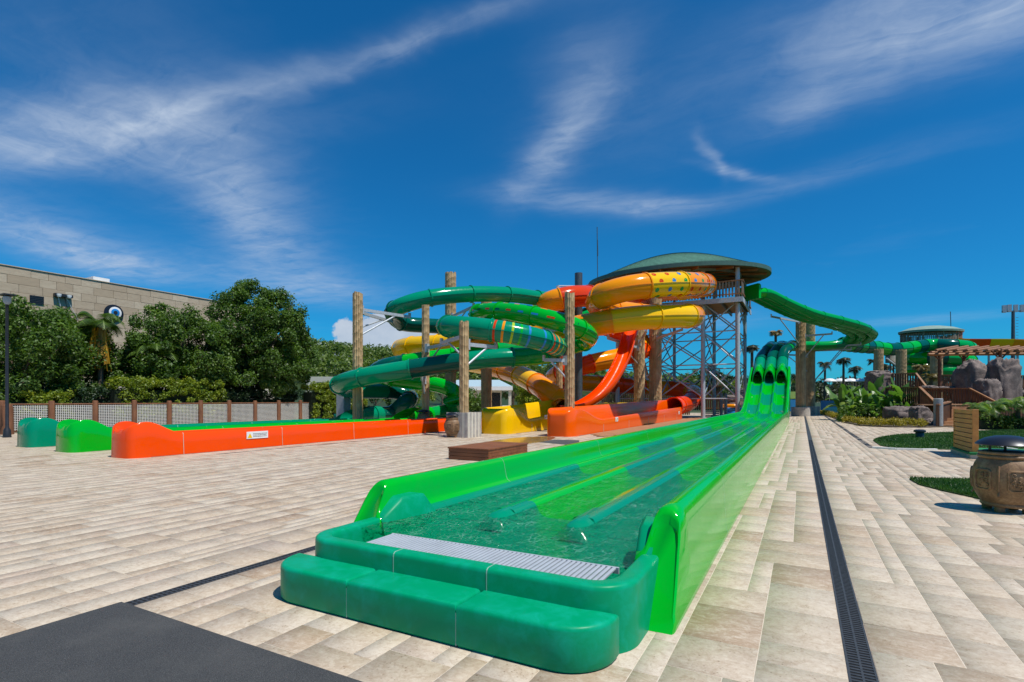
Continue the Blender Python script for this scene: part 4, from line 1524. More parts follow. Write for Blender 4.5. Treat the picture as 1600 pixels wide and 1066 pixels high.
MB().rings([ell(RA * .7, RB * .7, ZE + .02), ell(RA * .7 + .12, RB * .7 + .12, ZE + .02), ell(RA * .7 + .12, RB * .7 + .12, ZE + .2), ell(RA * .7, RB * .7, ZE + .2)], True).obj('ring_beam', M['steel_blue'], TW)
cxs = [-4.35, -6.9, -10.4, -13.9]
cys = [45.0, 51.2]
for i, cx_ in enumerate(cxs):
    for j, cy_ in enumerate(cys):
        MB().bar((cx_, cy_, 0), (cx_, cy_, ZE + .05), .17 if j == 0 else .14, 14).obj('column', M['steel_blue'] if j else M['steel'], TW, True)
        MB().box(cx_ - .25, cx_ + .25, cy_ - .25, cy_ + .25, 0, .06).obj('base_plate', M['steel'], TW)
levels = [1.6, 4.3, 6.9, 9.3]
for j, cy_ in enumerate(cys):
    for i in range(3):
        xa, xb = cxs[i], cxs[i + 1]
        for l in range(3):
            z0, z1 = levels[l], levels[l + 1]
            MB().bar((xa, cy_, z0), (xb, cy_, z0), .05).obj('tie', M['steel'], TW, True)
            MB().bar((xa, cy_ - .02, z0 + .1), (xb, cy_ - .02, z1 - .1), .055).obj('brace', M['steel'], TW, True)
            MB().bar((xa, cy_ + .09, z1 - .1), (xb, cy_ + .09, z0 + .1), .055).obj('brace', M['steel'], TW, True)
for i, cx_ in enumerate(cxs):
    for l in range(3):
        z0, z1 = levels[l], levels[l + 1]
        MB().bar((cx_, cys[0], z0), (cx_, cys[1], z0), .05).obj('tie', M['steel_blue'], TW, True)
        MB().bar((cx_ - .02, cys[0], z0), (cx_ - .02, cys[1], z1), .05).obj('brace', M['steel_blue'], TW, True)
        MB().bar((cx_ + .09, cys[0], z1), (cx_ + .09, cys[1], z0), .05).obj('brace', M['steel_blue'], TW, True)
# deck
x0, x1, y0, y1, zd = -14.6, -3.95, 44.3, 51.9, 9.35
dkk = MB().box(x0, x1, y0, y1, zd - .08, zd).obj('deck', M['deckwood'], TW)
for k in range(9):
    xx = x0 + .3 + k * (x1 - x0 - .6) / 8
    MB().box(xx - .06, xx + .06, y0 + .05, y1 - .05, zd - .36, zd - .082).obj('joist', M['steel_dark'], dkk)
MB().box(x0 - .05, x1 + .05, y0 - .06, y0 - .002, zd - .36, zd + .02).obj('edge_beam', M['steel'], dkk)
MB().box(x1 + .002, x1 + .06, y0, y1, zd - .36, zd + .02).obj('edge_beam', M['steel'], dkk)
# picket railings
def pickets(T, a, b, z0, z1, w=.09, gap=.075, mat='timber', rail=None, name='picket_row', top=True):
    a, b = Vector(a), Vector(b)
    L = (b - a).length; t = (b - a).normalized(); s = Vector((-t.y, t.x, 0))
    mb = MB(); u = 0.0
    while u < L:
        p = a + t * u; q = a + t * min(L, u + w)
        vs = []
        for zz in (z0, z1 + random.uniform(-.012, .012)):
            for c, o in ((p, -.014), (q, -.014), (q, .014), (p, .014)):
                vs.append((c.x + s.x * o, c.y + s.y * o, c.z + zz))
        mb.add(vs, [(3, 2, 1, 0), (4, 5, 6, 7), (0, 1, 5, 4), (1, 2, 6, 5), (2, 3, 7, 6), (3, 0, 4, 7)])
        u += w + gap
    mb.obj(name, M[mat], T, kind='stuff')
    if top:
        MB().beam(Vector((a.x, a.y, a.z + z1 + .04)), Vector((b.x, b.y, b.z + z1 + .04)), .15, .07).obj('handrail', M[rail or 'rail'], T)
        MB().beam(Vector((a.x - s.x * .05, a.y - s.y * .05, a.z + z0 + .18)), Vector((b.x - s.x * .05, b.y - s.y * .05, b.z + z0 + .18)), .05, .09).obj('bottom_rail', M[rail or 'rail'], T)


M['picket'] = wood('weathered_picket', (0.16, 0.11, 0.075), (0.36, 0.28, 0.20), 'Z', 1.0, 0.8)
pickets(TW, (x0, y0, zd), (x1, y0, zd), .08, 1.25, .13, .10, 'picket')
pickets(TW, (x1, y0, zd), (x1, y0 + 1.6, zd), .08, 1.25, .13, .10, 'picket')
pickets(TW, (x1, y1 - 1.4, zd), (x1, y1, zd), .08, 1.25, .13, .10, 'picket')
pickets(TW, (x0, y1, zd), (x1, y1, zd), .08, 1.25, .13, .10, 'picket')
MB().bar(P(934, 452, 48), P(933, 355, 48), .035, 8).bar(P(934, 400, 48), P(933.5, 375, 48), .05, 8).obj('lightning_rod', M['steel_dark'], TW, True)
# stair from the ground to the deck behind
for k in range(46):
    f = k / 46
    MB().box(-15.6 - 0, -14.7, 62 - 11 * f, 62 - 11 * f + .30, zd * f - .05, zd * f).obj('tread', M['deckwood'], TW)
for xs in (-15.65, -14.65):
    MB().beam((xs, 62.3, -.1), (xs, 51, zd), .07, .34).obj('stringer', M['steel_dark'], TW)
    pickets(TW, (xs, 62, 0), (xs, 51.2, zd * .99), .1, 1.1, .10, .11, 'timber')
# ------------------------------------------------------------------ foliage helpers
def leaves(centers, radii, per, size, seed=0, squash=(1, 1, 1), up=.25, aspect=.5, shell=.55, tint_shift=0.0):
    """leaf quads gathered in clumps; returns verts, quads, tint"""
    r = np.random.default_rng(seed)
    C = np.repeat(np.asarray(centers, float), per, axis=0)
    R = np.repeat(np.asarray(radii, float), per)
    n = len(C)
    d = r.normal(size=(n, 3)); d /= np.linalg.norm(d, axis=1)[:, None]
    rad = R * (shell + (1 - shell) * r.random(n)) ** 1.0 * (r.random(n) ** .33 * .5 + .5)
    pos = C + d * rad[:, None] * np.asarray(squash)
    nor = d * .7 + r.normal(size=(n, 3)) * .55 + np.array([0, 0, up])
    nor /= np.linalg.norm(nor, axis=1)[:, None]
    t = np.cross(nor, r.normal(size=(n, 3))); t /= np.linalg.norm(t, axis=1)[:, None]
    b = np.cross(nor, t)
    s = size * (.6 + .8 * r.random(n))
    L = t * s[:, None] * .5; Wd = b * (s * aspect)[:, None] * .5
    bend = nor * (s * .12)[:, None]
    V = np.stack([pos - L - bend, pos + Wd, pos + L - bend, pos - Wd], axis=1).reshape(-1, 3)
    Q = np.arange(n * 4).reshape(-1, 4)
    ct = np.repeat(r.random(len(centers)), per)
    T = np.clip(.18 + .34 * ct + .42 * r.random(n) + tint_shift, 0, 1)
    return V, Q, T


def crown_clumps(c, rx, ry, rz, n, seed, fill=.35, rmin=.35, rmax=.8, bottom=-.55):
    r = np.random.default_rng(seed)
    out, rad = [], []
    while len(out) < n:
        d = r.normal(size=3); d /= np.linalg.norm(d)
        if d[2] < bottom: continue
        k = 1.0 if r.random() > fill else r.random() ** .5
        w = 1 + .28 * mnoise.noise(Vector(d * 2.1) + Vector((seed, 0, 0)))
        out.append((c[0] + d[0] * rx * k * w, c[1] + d[1] * ry * k * w, c[2] + d[2] * rz * k * w))
        rad.append(r.uniform(rmin, rmax))
    return out, rad


def tree(name, label, base, height, rx, ry, clumps=70, per=170, size=.17, mat='leaf', seed=1, trunk_h=.25, group=None, bottom=-.75, cat='tree', rr=(.34, .80), lean=0):
    T = thing(name, label, cat, base, group)
    bx, by, bz = base
    cz = bz + height * (trunk_h + (1 - trunk_h) * .5)
    rz = height * (1 - trunk_h) * .5
    rnd = random.Random(seed)
    tr = MB()
    pts = crom([(bx, by, bz - .1), (bx + .15, by, bz + height * .2), (bx + .1 + lean * .5, by + .1, bz + height * .45), (bx + lean, by, bz + height * .75)], .4)
    for i, (a, b) in enumerate(zip(pts, pts[1:])):
        k0, k1 = i / len(pts), (i + 1) / len(pts)
        tr.bar(a, b, .20 * height / 6 * (1 - .8 * k0), 9, 0, .20 * height / 6 * (1 - .8 * k1))
    for k in range(9):
        f = rnd.uniform(.22, .75)
        p = pts[int(f * (len(pts) - 1))]
        a = rnd.uniform(0, 6.28)
        q = Vector((bx + rx * .75 * math.cos(a), by + ry * .75 * math.sin(a), bz + height * min(.92, f + rnd.uniform(.15, .35))))
        m = p.lerp(q, .5) + Vector((0, 0, -.25))
        tr.bar(p, m, .07 * height / 6, 6, 0, .05 * height / 6).bar(m, q, .05 * height / 6, 6, 0, .012)
    tr.obj('trunk', M['bark'], T, True)
    c, r = crown_clumps((bx + lean * .5, by, cz), rx, ry, rz, clumps, seed, .38, rr[0], rr[1], bottom)
    V, Q, t = leaves(c, r, per, size, seed)
    np_obj('crown', V, Q, M[mat], T, t)
    return T


def hedge(name, label, a, b, depth, h, mat='leaf_lt', per=60, size=.13, seed=1, z=0, cat='hedge'):
    a, b = Vector(a), Vector(b)
    T = thing(name, label, cat, (a.x, a.y, 0))
    t = (b - a); L = t.length; t.normalize(); s = Vector((-t.y, t.x, 0))
    r = np.random.default_rng(seed)
    n = int(L * (2 * h + depth * 2) * 8)
    C, R = [], []
    for k in range(n):
        u = r.random() * L; side = r.random()
        if side < .4: o, zz = -depth / 2, r.random() * h
        elif side < .75: o, zz = (r.random() - .5) * depth, h
        else: o, zz = depth / 2, r.random() * h
        p = a + t * u + s * o
        C.append((p.x, p.y, z + max(.1, zz + r.normal() * .08 + .12 * mnoise.noise(Vector((p.x * .8, p.y * .8, seed)))))); R.append(r.uniform(.18, .34))
    V, Q, tt = leaves(C, R, per, size, seed)
    np_obj('foliage', V, Q, M[mat], T, tt)
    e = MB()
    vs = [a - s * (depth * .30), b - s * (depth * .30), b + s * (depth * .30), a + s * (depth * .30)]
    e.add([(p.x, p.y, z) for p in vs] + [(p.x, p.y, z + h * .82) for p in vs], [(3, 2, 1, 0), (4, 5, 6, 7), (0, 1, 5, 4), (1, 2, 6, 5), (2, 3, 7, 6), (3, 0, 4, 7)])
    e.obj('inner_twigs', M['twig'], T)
    return T


# ------------------------------------------------------------------ left side: fence, building, trees
FX = -31.0
FT = thing('mesh_fence', 'row of brown log posts with pale mesh panels along the paving edge', 'fence', (FX, 12, 0))
py_ = [10.2 + 1.78 * k for k in range(13)]
pmesh = None
for k, yy in enumerate(py_):
    if pmesh is None:
        o = MB().lathe([(.13, -.1), (.125, 1.40), (.115, 1.455), (.08, 1.475)], 14, 0, (FX, yy, 0)).obj('post', M['post'], FT, True)
    else:
        o = bpy.data.objects.new('post', pmesh); col.objects.link(o); o.parent = FT
        o.location = (0, yy - py_[0], 0); o.scale = (1, 1, random.uniform(.985, 1.02))
    pmesh = o.data
    if k < len(py_) - 1:
        MB().bar((FX, yy, 1.30), (FX, yy + 1.78, 1.30), .035, 8).obj('top_rail', M['post'], FT, True)
        MB().bar((FX, yy, .10), (FX, yy + 1.78, .10), .02, 8).obj('bottom_rope', M['post'], FT, True)
        if k < len(py_) - 3:
            MB().add([(FX + .01, yy + .14, .1), (FX + .01, yy + 1.64, .1), (FX + .01, yy + 1.64, 1.28), (FX + .01, yy + .14, 1.28)], [(0, 1, 2, 3)]).obj('mesh_panel', M['netting'], FT)
tag(MB().add([(-60, -10, -.02), (-31.4, -10, -.02), (-31.4, 42, -.02), (-60, 42, -.02)], [(0, 1, 2, 3)]).obj('lawn', M['turf_base']), kind='structure')

# stone clad building
BX = -43.0
BD = thing('stone_building', 'long beige stone clad building with flat roof behind the trees', 'building', (BX, 20, 0))
BZ = 9.75
MB().box(BX - 12, BX - .06, -8, 33.5, 0, BZ - .05).obj('wall', M['cream'], BD)
rnd = random.Random(3)
bmesh_cache = {}
z = BZ
row = 0
while z > 3.2:
    hrow = .52
    yy = -4 - (row % 2) * .5 - rnd.random()
    while yy < 33:
        l = rnd.choice((.9, 1.2, 1.2, 1.6))
        pj = project(BX, yy + l / 2, z - hrow / 2)
        if pj and -40 < pj[0] < 480:
            key = l
            if key not in bmesh_cache:
                o = MB().box(-.05, 0, .006, l - .006, -hrow + .006, -.006, bev=.008).obj('stone', M['wallstone'])
                bmesh_cache[key] = o.data
            else:
                o = bpy.data.objects.new('stone', bmesh_cache[key]); col.objects.link(o)
            o.parent = BD
            o.location = (rnd.uniform(-.004, .014), yy - 20, z)
        yy += l
    z -= hrow; row += 1
MB().box(BX - 12, BX + .06, -8, 33.5, BZ, BZ + .05).obj('coping', M['wallstone'], BD)
MB().box(BX - 1.6, BX - .3, 19.1, 20.1, BZ + .06, BZ + .34).obj('roof_unit', M['white'], BD)
# dark louvred window
pw = [project(BX, y_, 7.3) for y_ in (9, 10, 11)]


def on_wall(px, py):
    """point on the plane of the building wall"""
    k = (px - CX) / F
    D = BX / (k * CY - SY)
    return P(px, py, D)


a = on_wall(46, 474); b = on_wall(68, 464)
wd = MB().box(BX + .015, BX + .05, a.y, b.y, a.z, b.z).obj('window', M['glass_dark'], BD)
for k in range(5):
    zz = a.z + (b.z - a.z) * (k + .5) / 5
    MB().box(BX + .05, BX + .08, a.y, b.y, zz - .03, zz + .03).obj('louvre', M['black'], wd)
# twin floodlights with hanging cables
c = on_wall(97, 463)
fl = thing('wall_floodlight', 'twin floodlight bracket with hanging cables high on the stone wall', 'lamp', c)
MB().box(c.x + .02, c.x + .3, c.y - .5, c.y + .5, c.z - .08, c.z + .12, bev=.02).obj('housing', M['black'], fl)
for s in (-.28, .28):
    MB().lathe([(.10, 0), (.14, .12), (.14, .2)], 14, 0, (c.x + .28, c.y + s, c.z - .12)).obj('lamp_head', M['white'], fl, True)
MB().bar((c.x + .2, c.y - .3, c.z), on_wall(99, 500), .018).obj('cable', M['white'], fl)
MB().bar((c.x + .2, c.y + .1, c.z), on_wall(122, 500), .018).obj('cable', M['white'], fl)
MB().bar((c.x + .2, c.y + .05, c.z), on_wall(108, 498), .018).obj('cable', M['black'], fl)
# round blue eye emblem
c = on_wall(177, 490)
em = thing('wall_emblem', 'round blue and white eye disc hung on the stone wall above the palm', 'emblem', c)
for i, (r, m) in enumerate(((.62, 'navy'), (.40, 'white'), (.27, 'blue_dot'), (.13, 'black'))):
    n = 40
    x0 = c.x + .08 + .02 * i
    oy = .0 if i == 0 else .08
    rs = [[(x0 + dx, c.y + oy + rr * math.cos(2 * math.pi * k / n), c.z + (oy * .8) + rr * math.sin(2 * math.pi * k / n)) for k in range(n)] for dx, rr in ((-.02, r), (.012, r), (.02, r * .94))]
    MB().rings(rs, True, False, True).obj('disc' if i == 0 else 'ring_disc', M[m], em, True, sharp=30)

tree('ficus_tree', 'broad dark ficus tree on the far left before the stone building', (-34.6, 11.6, 0), 6.2, 3.2, 3.2, 180, 230, .17, 'leaf', 21, .10, 'ficus trees behind the fence')
tree('ficus_tree', 'leafy ficus beside the palm, left of the clipped hedge block', (-36.6, 14.6, 0), 6.0, 2.5, 2.4, 140, 230, .17, 'leaf', 22, .10, 'ficus trees behind the fence')
tree('ficus_tree', 'rounded dark ficus right of the palm, in the middle of the tree row', (-34.2, 19.6, 0), 6.9, 2.8, 2.9, 190, 230, .17, 'leaf', 23, .14, 'ficus trees behind the fence')
tree('ficus_tree', 'tallest dark ficus with pointed top at the right end of the tree row', (-33.4, 24.8, 0), 9.2, 3.1, 3.2, 290, 240, .18, 'leaf', 24, .13, 'ficus trees behind the fence')
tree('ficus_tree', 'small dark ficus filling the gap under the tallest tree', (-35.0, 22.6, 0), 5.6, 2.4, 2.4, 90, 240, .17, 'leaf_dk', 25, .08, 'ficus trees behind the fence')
# loose twig of the tall tree
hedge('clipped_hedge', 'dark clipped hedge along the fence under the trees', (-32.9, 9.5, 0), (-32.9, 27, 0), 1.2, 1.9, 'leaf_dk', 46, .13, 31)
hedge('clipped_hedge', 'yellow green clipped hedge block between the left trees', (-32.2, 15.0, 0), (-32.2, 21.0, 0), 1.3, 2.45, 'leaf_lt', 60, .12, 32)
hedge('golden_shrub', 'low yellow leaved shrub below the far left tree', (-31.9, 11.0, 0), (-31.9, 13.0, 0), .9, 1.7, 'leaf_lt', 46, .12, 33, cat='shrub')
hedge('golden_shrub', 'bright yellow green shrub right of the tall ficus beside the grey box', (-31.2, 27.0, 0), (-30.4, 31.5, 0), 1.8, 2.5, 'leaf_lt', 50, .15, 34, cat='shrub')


def frond(mb_v, mb_q, mb_t, base, az, length, droop, rise, size, rnd, tint=.5, n=22):
    """one feather leaf as many narrow leaflets"""
    d = Vector((math.cos(az), math.sin(az), 0))
    prev = Vector(base)
    for k in range(n):
        f = (k + 1) / n
        p = Vector(base) + d * (length * f * (1 - .25 * f * droop)) + Vector((0, 0, rise * math.sin(f * 1.9) - droop * length * .55 * f * f))
        t = (p - prev).normalized(); s = Vector((-d.y, d.x, 0))
        for sg in (-1, 1):
            l = size * math.sin(math.pi * min(.97, .12 + .88 * f)) + .04
            tip = p + s * (sg * l) + t * (l * .45) + Vector((0, 0, -l * .45))
            b = len(mb_v)
            w = t * .035 * (size / .5)
            mb_v += [p - w, p + w, tip + w * .2, tip - w * .2]
            mb_q.append((b, b + 1, b + 2, b + 3)); mb_t.append(min(1, max(0, tint + rnd.uniform(-.3, .3))))
        b = len(mb_v)
        w = Vector((-d.y, d.x, 0)) * .018
        mb_v += [prev - w, prev + w, p + w, p - w]; mb_q.append((b, b + 1, b + 2, b + 3)); mb_t.append(.9)
        prev = p


def palm(name, label, base, h, fl, nf=14, trunk=.16, seed=1, group=None, dry=0, mat='leaf', droop=1.0, cat='palm tree', size=.5):
    rnd = random.Random(seed)
    T = thing(name, label, cat, base, group)
    b = Vector(base)
    prof = []
    z = 0
    while z < h:
        prof += [(trunk * (1.18 - .3 * z / h), z), (trunk * (1.0 - .3 * z / h), z + .10)]; z += .16
    MB().lathe(prof, 10, 0, b).obj('trunk', M['bark'], T, True, sharp=80)
    V, Q, tt = [], [], []
    for k in range(nf):
        frond(V, Q, tt, b + Vector((0, 0, h)), k * 2.4 + rnd.uniform(-.3, .3), fl * rnd.uniform(.8, 1.1), droop * rnd.uniform(.5, 1.2), fl * rnd.uniform(.2, .75), size, rnd)
    np_obj('crown', [tuple(v) for v in V], Q, M[mat], T, tt)
    if dry:
        V, Q, tt = [], [], []
        for k in range(dry):
            a = rnd.uniform(0, 6.28); l = rnd.uniform(.6, 2.2)
            p = b + Vector((math.cos(a) * rnd.uniform(.05, .4), math.sin(a) * rnd.uniform(.05, .4), h - rnd.uniform(.1, .5)))
            q = p + Vector((math.cos(a) * .25, math.sin(a) * .25, -l)); w = Vector((-math.sin(a), math.cos(a), 0)) * .035
            i = len(V); V += [p - w, p + w, q + w, q - w]; Q.append((i, i + 1, i + 2, i + 3)); tt.append(rnd.random())
        np_obj('flower_skirt', [tuple(v) for v in V], Q, M['palm_dry'], T, tt)
    return T


c = P(157, 509, 30.0)
palm('palm_tree', 'palm with hanging orange yellow flower skirt against the stone wall', (c.x, c.y, 0), c.z, 1.5, 13, .15, 5, None, 240)
palm('palm_tree', 'young palm with drooping fronds beside the flowering palm', (c.x + 1.0, c.y + 2.4, 0), c.z - 1.6, 1.9, 12, .12, 6)
# garden lamp post at the left edge
c = G(11, 668)
c = P(11, 640, 21.5); c.z = 0
lp = thing('lamp_post', 'slim black lamp post with pale lantern at the left edge', 'lamp post', c)
MB().lathe([(.14, 0), (.12, .3), (.06, .4), (.055, 5.3), (.07, 5.35)], 12, 0, c).obj('shaft', M['black'], lp, True)
MB().lathe([(.05, 5.3), (.13, 5.42), (.13, 5.62), (.09, 5.66)], 12, 0, c).obj('lantern', M['grate'], lp, True)
MB().box(c.x - .28, c.x + .28, c.y - .2, c.y + .2, 5.67, 5.72).obj('cap', M['black'], lp)
# thick end post of the fence
c = G(11, 679)
tag(MB().lathe([(.24, -.05), (.22, .3), (.21, 1.1), (.18, 1.26), (.08, 1.30)], 16, 0, c).obj('log_bollard', M['post'], None, True), 'thick reddish log bollard at the left edge before the fence', 'bollard')
# grey louvred box behind the teal mouth
c = P(537, 640, 31.5)
gb = thing('pump_box', 'grey ribbed metal box standing left of the bamboo post', 'utility box', (c.x, c.y, 0))
MB().box(c.x - .28, c.x + .28, c.y - .28, c.y + .28, 0, 2.0).obj('cabinet', M['steel'], gb)
for k in range(7):
    u = -.28 + .08 * k
    MB().box(c.x + .281, c.x + .30, c.y + u + .01, c.y + u + .06, .05, 1.96).obj('rib', M['steel'], gb)
    MB().box(c.x + u + .01, c.x + u + .06, c.y - .30, c.y - .281, .05, 1.96).obj('rib', M['steel'], gb)
# extra dark low channel
DC = thing('dark_channel', 'short dark green ribbed channel behind the teal run-out', 'water slide', (-26, 26, 0))
runout(DC, -26.2, -25.2, 24.6, 29, M['deep'], .62, .62, bl=.8)

# ------------------------------------------------------------------ hill and background centre
HB = P(560, 600, 170)


def hill_h(x, y):
    d = Vector((x - HB.x, y - HB.y))
    t = Vector((CY, SY)); n = Vector((-SY, CY))
    u, v = d.dot(t), d.dot(n)
    return 15.5 * math.exp(-(((u + 26) / 60) ** 2) - (v / 60) ** 2) + 6 * math.exp(-(((u - 60) / 60) ** 2) - (v / 60) ** 2)


vs, fs = [], []
N_ = 40
for i in range(N_ + 1):
    for j in range(N_ + 1):
        x_, y_ = HB.x - 170 + 340 * i / N_, HB.y - 110 + 240 * j / N_
        vs.append((x_, y_, hill_h(x_, y_) - .5))
for i in range(N_):
    for j in range(N_):
        a = i * (N_ + 1) + j
        fs.append((a, a + N_ + 1, a + N_ + 2, a + 1))
tag(MB().add(vs, fs).obj('hill', M['leaf_hill'], None, True), kind='structure')
C, R = [], []
r = np.random.default_rng(77)
for k in range(520):
    u, v = r.uniform(-70, 110), r.uniform(-62, 15)
    x_, y_ = HB.x + CY * u - SY * v, HB.y + SY * u + CY * v
    hh = hill_h(x_, y_)
    for q in range(5):
        C.append((x_ + r.normal() * 1.6, y_ + r.normal() * 1.6, hh + 1.0 + r.random() * 2.6)); R.append(r.uniform(1.0, 1.9))
V, Q, tt = leaves(C, R, 34, .75, 78, up=.4)
tag(np_obj('forest', V, Q, M['leaf_hill'], None, tt, 'stuff'), 'dense green wood covering the hill behind the slides', 'forest')
# low wall on the hill foot
c0, c1 = P(478, 596, 95), P(530, 596, 95)
tag(MB().beam(Vector((c0.x, c0.y, 1.5 + 3.3)), Vector((c1.x, c1.y, 1.5 + 3.3)), .4, 1.6).beam(Vector((c0.x, c0.y, 1.8)), Vector((c1.x, c1.y, 1.8)), .38, 4.2).obj('garden_wall', M['cream']), 'pale garden wall at the foot of the wooded hill', 'wall')

# pavilion
c = P(762, 640, 58)
PV = thing('pavilion', 'low cream pavilion with pale blue roof and dark openings behind the posts', 'building', (c.x, c.y, 0))
tx, ty = CY, SY


def pav(mb_name, u0, u1, v0, v1, z0, z1, mat, parent):
    q = []
    for zz in (z0, z1):
        for (u, v) in ((u0, v0), (u1, v0), (u1, v1), (u0, v1)):
            q.append((c.x + tx * u - ty * v, c.y + ty * u + tx * v, zz))
    return MB().add(q, [(3, 2, 1, 0), (4, 5, 6, 7), (0, 1, 5, 4), (1, 2, 6, 5), (2, 3, 7, 6), (3, 0, 4, 7)]).obj(mb_name, mat, parent)


pav('wall', -4.6, 1.4, 2.0, 6.5, 0, 2.6, M['cream'], PV)
pav('door', -.6, 1.3, 1.95, 1.99, 0, 2.3, M['glass_dark'], PV)
pav('door', -3.4, -2.6, 1.95, 1.99, 0, 2.2, M['turf'], PV)
for u in (-4.4, -1.0, 2.4): pav('pillar', u - .15, u + .15, .2, .5, 0, 2.55, M['cream'], PV)
rf = pav('fascia', -5.0, 2.7, 0, 7.0, 2.55, 2.95, M['white'], PV)
q = [(-5.0, 0, 2.952), (2.7, 0, 2.952), (2.7, 7, 2.952), (-5.0, 7, 2.952), (-3.5, 2.4, 3.75), (1.2, 2.4, 3.75), (1.2, 4.6, 3.75), (-3.5, 4.6, 3.75)]
MB().add([(c.x + tx * u - ty * v, c.y + ty * u + tx * v, z) for u, v, z in q], [(0, 1, 5, 4), (1, 2, 6, 5), (2, 3, 7, 6), (3, 0, 4, 7), (4, 5, 6, 7)]).obj('roof', M['roof_blue'], PV)
pav('counter', 1.6, 4.6, -1.2, -.8, 0, .9, M['white'], PV)
for i, (px, d, h, rx, m, lab) in enumerate(((800, 66, 6.2, 2.6, 'leaf', 'leafy tree behind the pavilion roof end'), (838, 60, 5.0, 2.2, 'leaf', 'leafy tree below the lower yellow bend'), (826, 47, 3.0, .9, 'leaf_lt', 'light green bushy plant in front of the pavilion opening'), (735, 52, 2.2, 1.0, 'leaf', 'small round shrub left of the pavilion pillar'), (870, 70, 5.6, 3.0, 'leaf_dk', 'dark tree seen under the orange tubes'), (960, 74, 6.0, 3.2, 'leaf', 'tree behind the tower stair'), (1118, 78, 6.6, 2.2, 'leaf_dk', 'dark tree seen through the tower bracing'), (1095, 90, 6.6, 3.4, 'leaf', 'green tree behind the tower columns'), (1155, 95, 5.5, 4.2, 'leaf_dk', 'tree mass between tower and racing slide tubes'), (640, 74, 4.6, 3.4, 'leaf_lt', 'light green shrub behind the teal tubes'), (585, 70, 4.2, 2.6, 'leaf', 'bush behind the first bamboo post'), (690, 82, 5.6, 3.4, 'leaf', 'tree behind the tallest bamboo post'), (1240, 80, 5.2, 2.6, 'leaf_dk', 'dark tree behind the mouth of the racing slide'), (505, 62, 3.4, 2.2, 'leaf_dk', 'dark shrub beside the hill foot wall'))):
    x_, y_ = post_at(px, d)
    tree('garden_tree', lab, (x_, y_, 0), h, rx, rx, 36, 90, .26, m, 40 + i, .10, 'background garden trees', rr=(.4, .8))

# dark picket screen, gate and steps at the foot of the tower
SC = thing('picket_screen', 'dark brown picket screen beneath the tower', 'fence', P(1040, 640, 56))
a, b = P(940, 600, 58), P(1078, 600, 54)
a.z = b.z = 0
pickets(SC, a, b, 0, 3.2, .16, .05, 'timber')
GT = thing('picket_gate', 'dark slatted gate with pale steps at the foot of the tower', 'gate', P(1105, 640, 50))
a, b = P(1082, 600, 50.5), P(1128, 600, 49.5); a.z = b.z = .55
pickets(GT, a, b, 0, 2.2, .14, .05, 'timber')
for k in range(3):
    p0, p1 = P(1100, 640, 48.5 + .35 * k), P(1124, 640, 48.0 + .35 * k)
    MB().beam(Vector((p0.x, p0.y, .12 + .17 * k)), Vector((p1.x, p1.y, .12 + .17 * k)), .36, .10).obj('step', M['concrete'], GT)
for px in (1127, 1134):
    p0 = P(px, 640, 48.6)
    MB().lathe([(.13, 0), (.13, 2.0), (.10, 2.1)], 10, 0, (p0.x, p0.y, 0)).obj('gate_post', M['grey'], GT, True)
